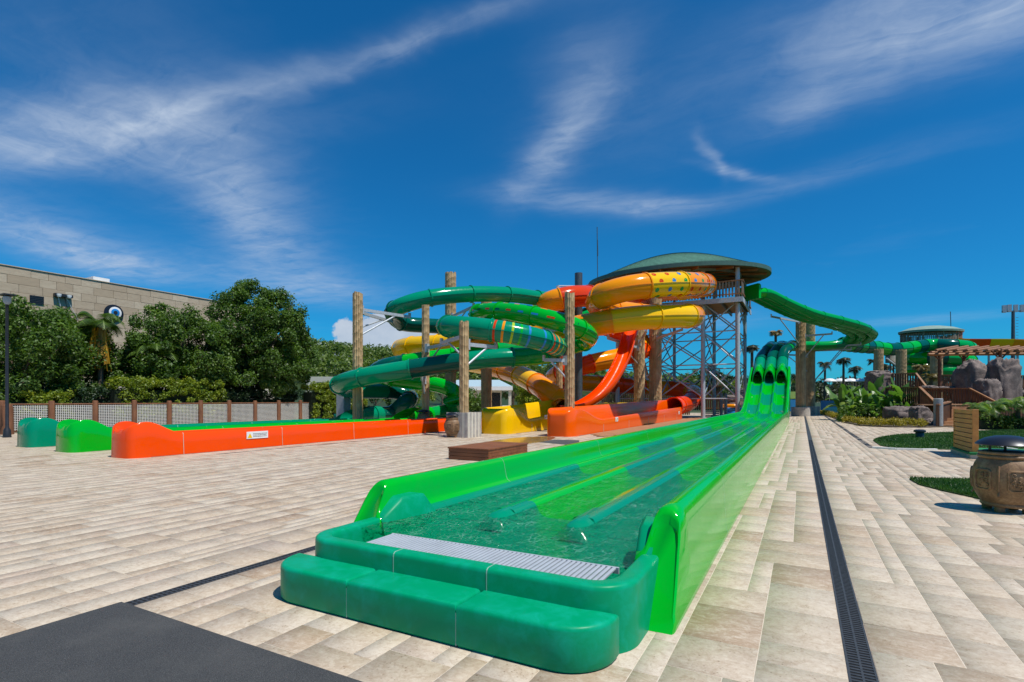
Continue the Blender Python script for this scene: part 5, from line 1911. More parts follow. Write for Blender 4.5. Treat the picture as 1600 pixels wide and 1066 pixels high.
# ------------------------------------------------------------------ urns, boxes, small furniture
def urn(label, c, s=1.0, detail=True):
    T = thing('clay_urn_bin', label, 'litter bin', c, 'clay urn litter bins')
    cx_, cy_ = c[0], c[1]
    prof = [(.20, .07), (.26, .075), (.275, .10), (.262, .125), (.275, .14), (.325, .24), (.352, .34), (.36, .44), (.352, .54), (.325, .63), (.292, .69), (.283, .70), (.30, .715), (.305, .73), (.296, .745), (.284, .75), (.294, .762), (.298, .775), (.29, .79), (.25, .79), (.24, .74), (.24, .45)]
    body = MB().lathe([(r * s, z * s) for r, z in prof], 48, 0, c).obj('body', M['clay'], T, True, sharp=60)
    for k in range(4):
        a = math.radians(45 + 90 * k + 12)
        x_, y_ = cx_ + .21 * s * math.cos(a), cy_ + .21 * s * math.sin(a)
        MB().lathe([(.05 * s, 0), (.058 * s, .03 * s), (.05 * s, .09 * s)], 10, 0, (x_, y_, c[2])).obj('foot', M['clay'], T, True)
    lid = MB().lathe([(.005 * s, 1.005 * s), (.12 * s, .995 * s), (.22 * s, .965 * s), (.30 * s, .915 * s), (.325 * s, .885 * s), (.32 * s, .875 * s), (.29 * s, .885 * s), (.15 * s, .93 * s), (.005 * s, .94 * s)], 40, 0, c, False).obj('lid', M['navy'], T, True, sharp=50)
    MB().lathe([(.235 * s, .60 * s), (.245 * s, .80 * s), (.225 * s, .805 * s)], 24, 0, c, True).obj('inner_bin', M['black'], T, True)
    for k in range(3):
        a = math.radians(20 + 120 * k + 60)
        MB().bar((cx_ + .2 * s * math.cos(a), cy_ + .2 * s * math.sin(a), .76 * s), (cx_ + .2 * s * math.cos(a), cy_ + .2 * s * math.sin(a), .93 * s), .016 * s, 8).obj('lid_support', M['black'], T, True)
    if detail:
        def rad(z):
            pts = prof[5:11]
            for (r0, z0), (r1, z1) in zip(pts, pts[1:]):
                if z0 <= z <= z1: return r0 + (r1 - r0) * (z - z0) / (z1 - z0)
            return .36
        rnd = random.Random(2)
        for k in range(6):
            th0 = math.radians(-146 + 60 * k)
            def sp(u, v, d=.0):          # u along the circumference, v height, on the body surface
                r = rad(v) + d
                a = th0 + u / .36
                return (cx_ + r * s * math.cos(a), cy_ + r * s * math.sin(a), c[2] + v * s)
            # octagonal raised frame, sunken field with relief scrolls
            def octo(w, h, cut): return [(-w + cut, -h), (w - cut, -h), (w, -h + cut), (w, h - cut), (w - cut, h), (-w + cut, h), (-w, h - cut), (-w, -h + cut)]
            def dens(o): # subdivide edges
                q = []
                for (a, b) in zip(o, o[1:] + o[:1]):
                    for f in range(3): q.append((a[0] + (b[0] - a[0]) * f / 3, a[1] + (b[1] - a[1]) * f / 3))
                return q
            o1, o2, o3, o4 = (dens(octo(w, h, ct)) for w, h, ct in ((.112, .142, .03), (.106, .136, .03), (.094, .122, .027), (.088, .116, .026)))
            rg = [[sp(u, v + .43, d) for u, v in o] for o, d in ((o1, .001), (o2, .016), (o3, .016), (o4, .002))]
            fm = MB().rings(rg, True).obj('relief_frame', M['clay'], body, True, sharp=40)
            sc = MB()
            for q in range(16):          # carved scrolls
                u, v = rnd.uniform(-.06, .06), rnd.uniform(-.085, .085)
                a0 = rnd.uniform(0, 6.28); rr = rnd.uniform(.012, .03)
                pl = [Vector(sp(u + rr * (1 - .08 * i) * math.cos(a0 + i * .55), v + .43 + rr * (1 - .08 * i) * math.sin(a0 + i * .55), .006)) for i in range(8)]
                for i in range(7): sc.bar(pl[i], pl[i + 1], .0075, 5, 0, .0065)
            sc.obj('relief_scroll', M['clay'], fm, True)
            rb = [[sp(u, v + .43, d) for v in np.linspace(-.2, .19, 9)] for u, d in ((.165, .0), (.175, .012), (.187, .012), (.197, .0))]
            MB().rings(rb, False).obj('relief_rib', M['clay'], body, True)
    return T


def clay():
    m, nt, b = new_mat('carved_clay')
    wp = world_pos(nt)
    n = noise(nt, wp, 6, 7, 0.7, 0.5); n2 = noise(nt, wp, 40, 4, 0.7)
    c = ramp(nt, n, [(0.28, (0.11, 0.055, 0.022)), (0.52, (0.26, 0.145, 0.065)), (0.75, (0.40, 0.26, 0.14))])
    c = mixc(nt, ramp(nt, n2, [(0.35, (0.5,) * 3), (0.55, (0, 0, 0))]), c, (0.10, 0.05, 0.02))
    nt.links.new(c, b.inputs['Base Color']); b.inputs['Roughness'].default_value = 0.55
    bump(nt, b, n2, 0.3, 0.01)
    return m


M['clay'] = clay()
c = P(1573, 800, 7.25)
urn('large carved clay urn bin with dark domed lid at the right edge', (c.x, c.y, 0), 1.02)
c = G(706, 683.5)
urn('carved clay urn bin beside the square post base', (c.x, c.y + .1, 0), 1.0)
c = P(662, 640, 27.6)
urn('clay urn bin half hidden behind the orange run-out', (c.x, c.y, 0), 1.0, False)

# timber hatch box
x0, x1, y0, y1 = -7.85, -6.67, 11.2, 13.3
HB_ = thing('timber_box', 'low brown timber hatch box on the paving beside the racing slide', 'box', (-7.2, 12, 0))
MB().box(x0 + .04, x1 - .04, y0 + .04, y1 - .04, 0, .27).obj('frame', M['boxwood'], HB_)
for k in range(3):
    z0 = .015 + k * .088
    MB().box(x0, x1, y0, y0 + .038, z0, z0 + .082, bev=.004).obj('plank', M['boxwood'], HB_)
    MB().box(x1 - .038, x1, y0 + .04, y1, z0, z0 + .082, bev=.004).obj('plank', M['boxwood'], HB_)
    MB().box(x0, x0 + .038, y0 + .04, y1, z0, z0 + .082, bev=.004).obj('plank', M['boxwood'], HB_)
for k in range(10):
    w = (x1 - x0 + .04) / 10
    MB().box(x0 - .02 + w * k + .003, x0 - .02 + w * (k + 1) - .003, y0 - .02, y1 + .02, .275, .31, bev=.004).obj('lid_plank', M['boxwood'], HB_)

# ------------------------------------------------------------------ lawns on the right
def patch(name, pts, z, mat, n_sub=6):
    vs = [(p[0], p[1], z) for p in pts]
    k = len(vs)
    lo = [(p[0], p[1], -.013) for p in pts]
    o = MB().add(vs + lo, [tuple(range(k))] + [(i + k, (i + 1) % k + k, (i + 1) % k, i) for i in range(k)]).obj(name, mat)
    tag(o, kind='structure')
    return o


def blades(poly, n, size, seed, z=.03, mat='grass', name='grass', label=None, h=(.03, .07), vis=True):
    r = np.random.default_rng(seed)
    xs = [p[0] for p in poly]; ys = [p[1] for p in poly]
    pts = []
    while len(pts) < n:
        x_, y_ = r.uniform(min(xs), max(xs)), r.uniform(min(ys), max(ys))
        if not poly_inside(poly, x_, y_): continue
        pts.append((x_, y_))
    P_ = np.array(pts); a = r.random(n) * 6.28; hh = r.uniform(h[0], h[1], n) ; w = size
    dx, dy = np.cos(a) * w, np.sin(a) * w
    lx, ly = r.normal(size=n) * .02, r.normal(size=n) * .02
    zz = np.full(n, z)
    V = np.stack([np.stack([P_[:, 0] - dx, P_[:, 1] - dy, zz], 1), np.stack([P_[:, 0] + dx, P_[:, 1] + dy, zz], 1), np.stack([P_[:, 0] + lx + dx * .3, P_[:, 1] + ly + dy * .3, zz + hh], 1), np.stack([P_[:, 0] + lx - dx * .3, P_[:, 1] + ly - dy * .3, zz + hh], 1)], 1).reshape(-1, 3)
    big = np.array([mnoise.noise(Vector((x_ * .9, y_ * .9, seed))) for x_, y_ in pts])
    t = np.clip(.42 + .5 * big + r.random(n) * .3, 0, 1)
    return tag(np_obj(name, V, np.arange(4 * n).reshape(-1, 4), M[mat], None, t, 'stuff'), label, 'grass')


l1 = [G(1364, 689), G(1376, 684), G(1400, 680.5), G(1450, 678), G(1500, 676), G(1560, 673), G(1660, 673), G(1720, 690), G(1600, 702), G(1510, 703.5), G(1463, 702.5), G(1400, 701), G(1376, 697)]
l2 = [G(1421, 749.5), G(1450, 750.5), G(1500, 751.5), G(1560, 752), G(1680, 752), G(1800, 790), G(1640, 800), G(1560, 788), G(1520, 778), G(1470, 767), G(1436, 758)]
patch('lawn', l1, .022, M['turf_base'])
patch('lawn', l2, .022, M['turf_base'])
blades(l1, 42000, .010, 1, .02, label='short green lawn grass around the black bollard light', h=(.03, .07))
blades(l2, 26000, .007, 2, .02, label='short green lawn grass in the pointed plot behind the large urn', h=(.025, .06))
kb = MB()
kp = [G(1364, 700.5), G(1400, 703), G(1440, 704.2), G(1463, 704)]
for a, b in zip(kp, kp[1:]): kb.beam(Vector((a.x, a.y, .02)), Vector((b.x, b.y, .02)), .10, .07)
tag(kb.obj('kerb', M['white']), 'pale edging along the front of the right lawn', 'kerb', kind='structure')
# bollard light
c = G(1437, 685)
bl = thing('bollard_light', 'squat black mushroom bollard light on the lawn', 'bollard light', c)
MB().lathe([(.15, 0), (.14, .22), (.13, .24)], 20, 0, c).obj('stem', M['black'], bl, True)
MB().lathe([(.13, .23), (.19, .235), (.205, .27), (.19, .32), (.12, .345), (.01, .35)], 20, 0, c).obj('cap', M['black'], bl, True)
# turf platform, timber screen
pA, pB = G(1489, 705), G(1524, 717)
ex, ey = pB.x, pB.y
TP = thing('turf_platform', 'raised green carpet platform under the timber screen', 'platform', (4.1, 18, 0))
MB().box(3.80, 9.5, 17.6, 19.7, 0, .10).obj('base', M['concrete'], TP)
MB().box(3.79, 9.5, 17.58, 19.72, .102, .14).obj('carpet', M['turf'], TP)
MB().box(3.78, 9.5, 17.56, 17.66, .142, .165).obj('edge_strip', M['turf'], TP)
SCN = thing('timber_screen', 'orange brown slatted timber screen standing on the green platform', 'screen', (4.0, 18, 0))
zs0, zs1 = .14, 1.25
npl = 9
for k in range(npl):
    h = (zs1 - zs0) / npl
    MB().box(3.86, 3.885, 17.72, 19.6, zs0 + k * h + .008, zs0 + (k + 1) * h - .010, bev=.004).obj('slat', M['screenwood'], SCN)
    MB().box(3.945, 3.97, 17.72, 19.6, zs0 + k * h + .008, zs0 + (k + 1) * h - .010, bev=.004).obj('slat', M['screenwood'], SCN)
MB().box(3.852, 3.978, 17.68, 17.717, zs0, zs1 + .01, bev=.004).obj('end_board', M['screenwood'], SCN)
MB().box(3.852, 3.978, 19.603, 19.64, zs0, zs1 + .01, bev=.004).obj('end_board', M['screenwood'], SCN)
MB().box(3.888, 3.942, 17.73, 19.6, zs0, zs1 - .03).obj('core', M['timber'], SCN)
hs = [G(1532, 696, .05), G(1542, 693, .05), G(1552, 694.5, .05), G(1562, 698, .05), G(1590, 703, .05)]
hp = crom([(p.x, p.y, .06) for p in hs], .12)
mb = MB()
for a, b in zip(hp, hp[1:]): mb.bar(a, b, .022, 8)
tag(mb.obj('garden_hose', M['white'], None, True), 'white hose curving over the grass behind the timber screen', 'hose')

# ------------------------------------------------------------------ planting bed with banana plants
bed = [G(1281, 647.5), G(1300, 653), G(1320, 661), G(1345, 666), G(1390, 668), G(1445, 668.5), G(1500, 667), (15, 34), (16, 60), (5, 66)]
tag(patch('planting_bed', bed, .06, M['soil']), kind='structure')
edge = [G(1281, 647.5), G(1300, 653), G(1320, 661), G(1345, 666), G(1390, 668), G(1445, 668.5), G(1445, 664.5), G(1390, 663.5), G(1345, 661), G(1320, 656), G(1300, 649.5), G(1283, 645.5)]
C, R = [], []
r = np.random.default_rng(9)
while len(C) < 260:
    x_, y_ = r.uniform(1, 7), r.uniform(33, 66)
    if poly_inside(edge, x_, y_): C.append((x_, y_, .12 + r.random() * .18)); R.append(r.uniform(.16, .32))
V, Q, tt = leaves(C, R, 60, .09, 10)
tag(np_obj('ground_cover', V, Q, M['gold'], None, tt, 'stuff'), 'low golden ground cover edging the banana bed', 'ground cover')


def banana_leaf_mesh(L, W, bend, seed):
    rnd = random.Random(seed)
    n = 9
    V, Q = [], []
    rows = []
    for k in range(n + 1):
        f = k / n
        x_ = L * (f - .28 * bend * f * f); z_ = L * (.55 * f - bend * .75 * f * f)
        w = W * (math.sin(math.pi * min(1, .06 + f * .94)) ** .6) * (1 if f < .98 else .3)
        fold = .30 * w
        rows.append([(x_, -w + rnd.uniform(-.05, .05) * W, z_ - fold + rnd.uniform(-.03, .03)), (x_, -w * .5, z_ - fold * .35), (x_, 0, z_), (x_, w * .5, z_ - fold * .35), (x_, w + rnd.uniform(-.05, .05) * W, z_ - fold + rnd.uniform(-.03, .03))])
    for rrow in rows: V += rrow
    for k in range(n):
        for j in range(4):
            if rnd.random() < .10 and 1 < k < n - 1 and j in (0, 3): continue       # torn strips
            a = k * 5 + j
            Q.append((a, a + 1, a + 6, a + 5))
    return V, Q


BL = []
for s in range(5):
    v, q = banana_leaf_mesh(1.0, .105, (.45, .7, .9, 1.1, .25)[s], s)
    o = np_obj('leaf', v, q, M['banana'], None, [(.25, .45, .6, .75, .35)[s]] * len(q), None, True)
    BL.append(o.data); bpy.data.objects.remove(o)


def banana(label, base, h, nl, seed, name='banana_plant'):
    rnd = random.Random(seed)
    T = thing(name, label, 'plant', base, 'banana plants in the bed')
    ns = rnd.choice((1, 2, 2))
    stems = []
    for k in range(ns):
        ox, oy = rnd.uniform(-.25, .25), rnd.uniform(-.25, .25)
        sh = h * rnd.uniform(.38, .5)
        MB().lathe([(.09, 0), (.075, sh * .5), (.05, sh)], 10, 0, (base[0] + ox, base[1] + oy, base[2])).obj('stem', M['banana_stem'], T, True)
        stems.append((ox, oy, sh))
    for k in range(nl):
        ox, oy, sh = stems[k % ns]
        o = bpy.data.objects.new('leaf', BL[rnd.randrange(5)]); col.objects.link(o); o.parent = T
        o.location = (ox, oy, sh * rnd.uniform(.35, .98))
        L = h * rnd.uniform(.42, .68)
        o.scale = (L, L * rnd.uniform(.8, 1.4), L)
        o.rotation_euler = (rnd.uniform(-.3, .3), rnd.uniform(-1.0, -.05), k * 2.4 + rnd.uniform(-.4, .4))
    return T


M['banana_stem'] = plain('banana_stem', (0.13, 0.15, 0.05), .6, 0, .3, 6)
spots = [(1318, 40, 3.2, 'tall banana plant with a yellowing leaf at the left of the bed'), (1338, 39, 2.7, 'banana plant second from the left in the bed'), (1352, 37.5, 3.0, 'banana plant before the pale grey rock'), (1365, 40, 4.0, 'tallest banana plant in the middle of the bed'), (1382, 37, 2.6, 'low banana plant in front of the tallest one'), (1392, 40, 2.9, 'banana plant right of the tallest one'), (1410, 36.8, 3.3, 'banana plant with upright paddle leaves before the brown railing'), (1425, 36.4, 1.8, 'small banana plant before the dark rocks'), (1328, 37.4, 1.7, 'low leafy banana shoot at the front left of the bed'), (1372, 36.2, 1.6, 'low leafy banana shoot at the front of the bed'), (1400, 36, 1.5, 'low leafy banana shoot beside the front rocks'), (1345, 44, 2.6, 'banana plant in the rear of the bed')]
for i, (px, d, h, lab) in enumerate(spots):
    x_, y_ = post_at(px, d)
    banana(lab, (x_, y_, .05), h, 17 if h > 2 else 12, 60 + i)
r = np.random.default_rng(91)
C, R = [], []
for k in range(120):
    px, d = r.uniform(1312, 1440), r.uniform(36.2, 39.5)
    x_, y_ = post_at(px, d); C.append((x_, y_, .1 + r.random() * .9)); R.append(r.uniform(.25, .45))
V, Q, tt = leaves(C, R, 46, .17, 92)
tag(np_obj('undergrowth', V, Q, M['leaf'], None, tt, 'stuff'), 'dark leafy undergrowth between the banana plants', 'undergrowth')


# ------------------------------------------------------------------ rocks
def rock(label, px, py, hwpx, hhpx, d, seed, sq=.55, depth=1.0, name='boulder'):
    c = P(px, py, d)
    rx, rz = hwpx / F * d, hhpx / F * d
    ry = rx * depth
    n1, n2 = 52, 34
    rs = []
    for i in range(n2 + 1):
        th = math.pi * i / n2
        ring = []
        for k in range(n1):
            ph = 2 * math.pi * k / n1
            def se(v, e): return math.copysign(abs(v) ** e, v)
            x_, y_, z_ = se(math.sin(th), sq) * se(math.cos(ph), sq + .15), se(math.sin(th), sq) * se(math.sin(ph), sq + .15), -se(math.cos(th), sq)
            v = Vector((x_, y_, z_))
            k_ = 1 + .18 * mnoise.noise(v * 1.3 + Vector((seed * 3.1, 0, 0))) - .24 * abs(mnoise.noise(v * 2.6 + Vector((0, seed, 0)))) - .10 * abs(mnoise.noise(v * 5.5 + Vector((0, 0, seed)))) + .03 * mnoise.noise(v * 14 + Vector((0, 0, seed)))
            X, Y, Z = x_ * rx * k_, y_ * ry * k_, z_ * rz * k_
            ring.append((c.x + CY * X - SY * Y, c.y + SY * X + CY * Y, c.z + Z))
        rs.append(ring)
    o = MB().rings(rs, True, True, True).obj(name, M['rock'], None, True, sharp=180)
    return tag(o, label, 'rock', 'artificial rocks')


rock('tall reddish grey boulder on the left of the big rock pair', 1519, 610, 21, 48, 38.5, 1, .5)
rock('tallest grey boulder column at the right of the rock group', 1567, 612, 20.5, 52, 37.5, 2, .4)
rock('rounded mid height boulder leaning before the two tall ones', 1543, 628, 18, 38, 36.3, 3, .6)
rock('pale block of rock behind the banana plants', 1374, 604, 18, 22, 44, 4, .35)
rock('flat rock cap on the pale block behind the banana plants', 1371, 584, 15, 5, 45, 5, .5)
rock('dark grey squat rock beside the stair post', 1438, 656, 15, 21, 32.5, 6, .45)
rock('small low rock at the foot of the stair post', 1452, 664, 11, 10, 31.2, 7, .55)
rock('dark rock hidden between banana plants and stair', 1405, 652, 20, 18, 34.5, 8, .5)
rock('flat pale rock on the walkway edge, left of the pair', 1452, 607, 11, 5, 39.6, 9, .7)
rock('flat pale rock on the walkway edge, right of the pair', 1478, 608, 14, 4.5, 39.4, 10, .7)
rock('low rounded grey rock at the foot of the tall boulder', 1578, 631, 18, 8, 33.5, 11, .7)
rock('small light rock at the right edge above the railing', 1588, 612, 9, 8, 39, 12, .7)
rock('low grey rock beside the far pool edge', 1150, 630, 22, 14, 56, 13, .7)
rock('pale rock ledge behind the tower leg', 1172, 618, 18, 12, 62, 14, .6)


# ------------------------------------------------------------------ boardwalk and railings
def sloped_pickets(T, a, b, za0, za1, zb0, zb1, w=.11, gap=.05, mat='timber'):
    a, b = Vector(a), Vector(b)
    L = (b - a).length; t = (b - a).normalized(); s = Vector((-t.y, t.x, 0))
    mb = MB(); u = 0.0
    while u < L:
        f0, f1 = u / L, min(1, (u + w) / L)
        p, q = a.lerp(b, f0), a.lerp(b, f1)
        vs = []
        for lo in (True, False):
            for c, f, o in ((p, f0, -.016), (q, f1, -.016), (q, f1, .016), (p, f0, .016)):
                zz = (za0 + (zb0 - za0) * f) if lo else (za1 + (zb1 - za1) * f)
                vs.append((c.x + s.x * o, c.y + s.y * o, zz))
        mb.add(vs, [(3, 2, 1, 0), (4, 5, 6, 7), (0, 1, 5, 4), (1, 2, 6, 5), (2, 3, 7, 6), (3, 0, 4, 7)])
        u += w + gap
    mb.obj('pickets', M[mat], T, kind='stuff')
    MB().beam(Vector((a.x, a.y, za1 + .04)), Vector((b.x, b.y, zb1 + .04)), .16, .08).obj('handrail', M['rail'], T)


def rail_line(label, pts, group='timber railings of the boardwalk'):
    """pts: (px, top py, bottom py, depth)"""
    p0 = P(pts[0][0], pts[0][2], pts[0][3])
    T = thing('timber_railing', label, 'railing', p0, group)
    for (x0, t0, b0, d0), (x1, t1, b1, d1) in zip(pts, pts[1:]):
        a, b = P(x0, t0, d0), P(x1, t1, d1)
        sloped_pickets(T, (a.x, a.y, 0), (b.x, b.y, 0), P(x0, b0, d0).z, a.z, P(x1, b1, d1).z, b.z)
    for (x0, t0, b0, d0) in pts:
        a = P(x0, t0, d0); z0 = P(x0, b0, d0).z
        MB().box(a.x - .07, a.x + .07, a.y - .07, a.y + .07, z0 - .1, a.z + .02).obj('post', M['timber'], T)
    return T


rail_line('upper back brown railing that slopes down behind the pale rock', [(1394, 585, 612, 43), (1431, 584, 612, 42), (1448, 606, 622, 41)])
rail_line('long brown railing above the banana bed sloping down to the grey stair post', [(1385, 607, 650, 38.5), (1437, 606, 648, 36), (1461, 629, 660, 34)])
rail_line('dark brown railing behind the stair that slopes down before the boulders', [(1440, 608, 640, 39), (1515, 608, 640, 36.5), (1556, 629, 648, 35)])
rail_line('front right railing of the boardwalk with upturned end', [(1513, 638, 668, 30), (1536, 630, 668, 30), (1600, 630, 670, 30), (1660, 630, 672, 30)])
rail_line('far railing between the bamboo post and the boulders', [(1468, 587, 606, 46), (1500, 587, 606, 46)])
rail_line('short stair railing beside the grey post', [(1465, 634, 667, 29.5), (1484, 629, 664, 31)])
rail_line('railing at the right edge behind the tallest boulder', [(1580, 588, 606, 44), (1640, 588, 606, 44)])
c = P(1466, 668, 29.8)
tag(MB().lathe([(.22, 0), (.22, 1.55), (.19, 1.58)], 14, 0, (c.x, c.y, 0)).obj('stair_post', M['grey'], None, True, sharp=40), 'grey round log post at the foot of the boardwalk stair', 'post')
ST = thing('boardwalk_stair', 'timber boardwalk and steps leading up between the railings', 'stairs', P(1490, 668, 30))
for k in range(7):
    a, b = P(1468 + 2.5 * k, 650, 30 + .42 * k), P(1513 + 1.0 * k, 650, 30 + .42 * k)
    zz = .10 + .16 * k
    MB().beam(Vector((a.x, a.y, zz)), Vector((b.x, b.y, zz)), .44, .07).obj('tread', M['deckwood'], ST)
    MB().beam(Vector((a.x - SY * -.2, a.y - .2, zz - .1)), Vector((b.x - SY * -.2, b.y - .2, zz - .1)), .03, .14).obj('riser', M['deckwood'], ST)
a, b, c_, d_ = P(1440, 640, 33.5), P(1600, 640, 33.5), P(1600, 640, 44), P(1390, 640, 46)
for k in range(22):
    f0, f1 = k / 22, (k + .96) / 22
    q = [a.lerp(d_, f0), b.lerp(c_, f0), b.lerp(c_, f1), a.lerp(d_, f1)]
    MB().add([(p.x, p.y, 1.22) for p in q] + [(p.x, p.y, 1.16) for p in q], [(0, 1, 2, 3), (4, 5, 1, 0), (5, 6, 2, 1), (6, 7, 3, 2), (7, 4, 0, 3), (7, 6, 5, 4)]).obj('deck_plank', M['deckwood'], ST)
# fern palms before the right railing
for i, (px, d, h, lab) in enumerate(((1552, 27.5, .8, 'low feathery palm before the right railing'), (1536, 28.5, .9, 'small feathery palm beside the timber screen'), (1590, 27.0, 1.1, 'feathery palm at the right edge before the railing'))):
    x_, y_ = post_at(px, d)
    palm('cycad', lab, (x_, y_, 0), h, 1.15, 16, .11, 80 + i, 'low palms before the railing', 0, 'banana' if i != 1 else 'leaf', .9, 'plant', .3)
hedge('low_shrub', 'dark low shrub row at the foot of the right railing', (P(1530, 640, 27.5).x, P(1530, 640, 27.5).y, 0), (P(1640, 640, 26.5).x, P(1640, 640, 26.5).y, 0), .8, .55, 'leaf', 40, .12, 95, cat='shrub')

# pergola
PG = thing('pergola', 'brown log pergola roof on posts behind the boulders', 'pergola', P(1530, 620, 45))
for (px, d, t) in ((1468, 44, 546), (1506, 47, 546), (1563, 43, 545), (1620, 44, 545)):
    a = P(px, t, d); MB().bar((a.x, a.y, 0), a, .13, 10).obj('post', M['timber'], PG, True)
    for s in (-1, 1):
        MB().bar(a - Vector((0, 0, .9)), P(px + s * 14, t + 3, d), .06, 8).obj('knee_brace', M['timber'], PG, True)
for (x0, t0, d0, x1, t1, d1) in ((1450, 554, 43.5, 1640, 553, 43.0), (1485, 546, 47.5, 1640, 545, 47.5), (1455, 551, 45.5, 1640, 549, 45.0)):
    MB().bar(P(x0, t0, d0), P(x1, t1, d1), .12, 10).obj('beam', M['rail'], PG, True)
for k in range(11):
    px = 1462 + 16 * k
    MB().bar(P(px, 552, 42.4) + Vector((0, 0, .22)), P(px + 34, 543, 49) + Vector((0, 0, .10)), .10, 8).obj('rafter_log', M['rail'], PG, True)
bamboo_post('bamboo post behind the pale rock on the right', 1373, 62, 546, .48)
bamboo_post('bamboo post before the far green helix, left one', 1408, 64, 547, .55)
bamboo_post('bamboo post before the far green helix, right one', 1463, 58, 551, .55)

# ------------------------------------------------------------------ far slide tower on the right
FT2 = thing('far_slide_tower', 'distant slide tower with pale green domed roof', 'tower', P(1455, 620, 78))
TC2 = P(1454, 620, 78)
zr = P(1454, 521, 78).z
def el2(a, b, z, n=40): return [(TC2.x + CY * a * math.cos(2 * math.pi * k / n) - SY * b * math.sin(2 * math.pi * k / n), TC2.y + SY * a * math.cos(2 * math.pi * k / n) + CY * b * math.sin(2 * math.pi * k / n), z) for k in range(n)]
M['pale_roof'] = plain('pale_green_roof', (0.20, 0.30, 0.25), .7, 0, .15, 2)
MB().rings([el2(4.1, 3.2, zr), el2(4.15, 3.25, zr + .28), el2(3.0, 2.3, zr + .72), el2(1.6, 1.2, zr + .98), el2(.1, .1, zr + 1.02)], True, True, True).obj('roof', M['pale_roof'], FT2, True, sharp=40)
for k in range(10):
    a = 2 * math.pi * (k + .3) / 10
    p = Vector((TC2.x + CY * 3.8 * math.cos(a) - SY * 2.9 * math.sin(a), TC2.y + SY * 3.8 * math.cos(a) + CY * 2.9 * math.sin(a), 0))
    MB().bar(p, p + Vector((0, 0, zr)), .10, 8).obj('column', M['picket'], FT2, True)
zk = P(1454, 536, 78).z
MB().rings([el2(3.9, 3.0, zk - .3), el2(3.9, 3.0, zk)], True, True, True).obj('deck', M['deckwood'], FT2)
for k in range(10):
    a0, a1 = 2 * math.pi * k / 10, 2 * math.pi * (k + 1) / 10
    pa = Vector((TC2.x + CY * 3.9 * math.cos(a0) - SY * 3.0 * math.sin(a0), TC2.y + SY * 3.9 * math.cos(a0) + CY * 3.0 * math.sin(a0), zk))
    pb = Vector((TC2.x + CY * 3.9 * math.cos(a1) - SY * 3.0 * math.sin(a1), TC2.y + SY * 3.9 * math.cos(a1) + CY * 3.0 * math.sin(a1), zk))
    pickets(FT2, pa, pb, .0, 1.15, .13, .08, 'picket')
MB().bar(P(1486, 517, 78), P(1485, 487, 78), .05).obj('lightning_rod', M['steel_dark'], FT2)
for (a, b) in (((1385, 560), (1412, 580)), ((1412, 562), (1440, 585)), ((1440, 552), (1412, 585))):
    MB().bar(P(a[0], a[1], 74), P(b[0], b[1], 74), .12).obj('brace', M['steel'], FT2)

HX = thing('green_helix_slide', 'distant banded green tube slide coiling below the far tower', 'water slide', P(1465, 620, 74))
hc = P(1466, 620, 72.5)
pts = [P(1318, 538, 62), P(1345, 541, 65), P(1368, 543, 67), P(1390, 546, 68), P(1410, 545, 68.6)]
R_ = 3.3
for k in range(0, 23):
    a = -2.5 + k * .62
    z_ = P(1466, 541, 72).z - k * .165
    lx, ly = R_ * math.cos(a), R_ * math.sin(a)
    pts.append(Vector((hc.x + CY * lx - SY * ly, hc.y + SY * lx + CY * ly, z_)))
build_tube(HX, pts, .80, ['green', 'deep', 'emerald', 'deep', 'emerald', 'green', 'deep', 'emerald'], sec=1.9, step=.45)
FB = thing('far_amber_flume', 'distant yellow orange open flume leading right from the far tower', 'water slide', P(1500, 620, 76))
chute(FB, [P(1478, 524, 77), P(1496, 530, 76.5), P(1520, 531, 76), P(1560, 531, 75), P(1605, 532, 74), P(1680, 533, 73)], .95, ['amber', 'orange', 'yellow', 'amber', 'orange', 'amber'], arc=92, step=.5, sec=2.4)
for px in (1510, 1545, 1590):
    a = P(px, 536, 75.3); MB().bar((a.x, a.y, 0), a - Vector((0, 0, .3)), .14, 10).obj('support', M['steel'], FB, True)
HP = thing('far_tower_stair', 'pale distant stair structure left of the far tower', 'stairs', P(1400, 620, 76))
MB().beam(P(1390, 556, 76), P(1412, 574, 76), 1.0, 1.0).obj('stair_flight', M['cream'], HP)
MB().beam(P(1387, 560, 76), P(1394, 560, 76), 1.0, 1.3).obj('landing', M['picket'], HP)
for px in (1391, 1396, 1404):
    a = P(px, 562, 76); MB().bar((a.x, a.y, 0), a, .10, 8).obj('leg', M['steel_dark'], HP, True)

# floodlight mast
c = P(1583, 620, 82)
FM = thing('floodlight_mast', 'tall floodlight mast with four lamp heads at the right', 'floodlight', (c.x, c.y, 0))
top = P(1583, 486, 82)
MB().bar((c.x, c.y, 0), top, .34, 12, 0, .2).obj('mast', M['steel_dark'], FM, True)
MB().beam(P(1566, 487, 82), P(1600, 486, 82), .25, .18).obj('cross_arm', M['steel_dark'], FM)
for px in (1569, 1577, 1587, 1597):
    a = P(px, 482 if px > 1570 else 483, 82)
    MB().beam(a - Vector((0, 0, .55)), a + Vector((0, 0, .55)), .48, .48).obj('lamp_head', M['steel'], FM)
for k in range(24):
    z_ = top.z - 1 - k * .45
    MB().bar((c.x + CY * .45, c.y + SY * .45, z_), (c.x + CY * .8, c.y + SY * .8, z_), .03, 6).obj('rung', M['steel_dark'], FM)

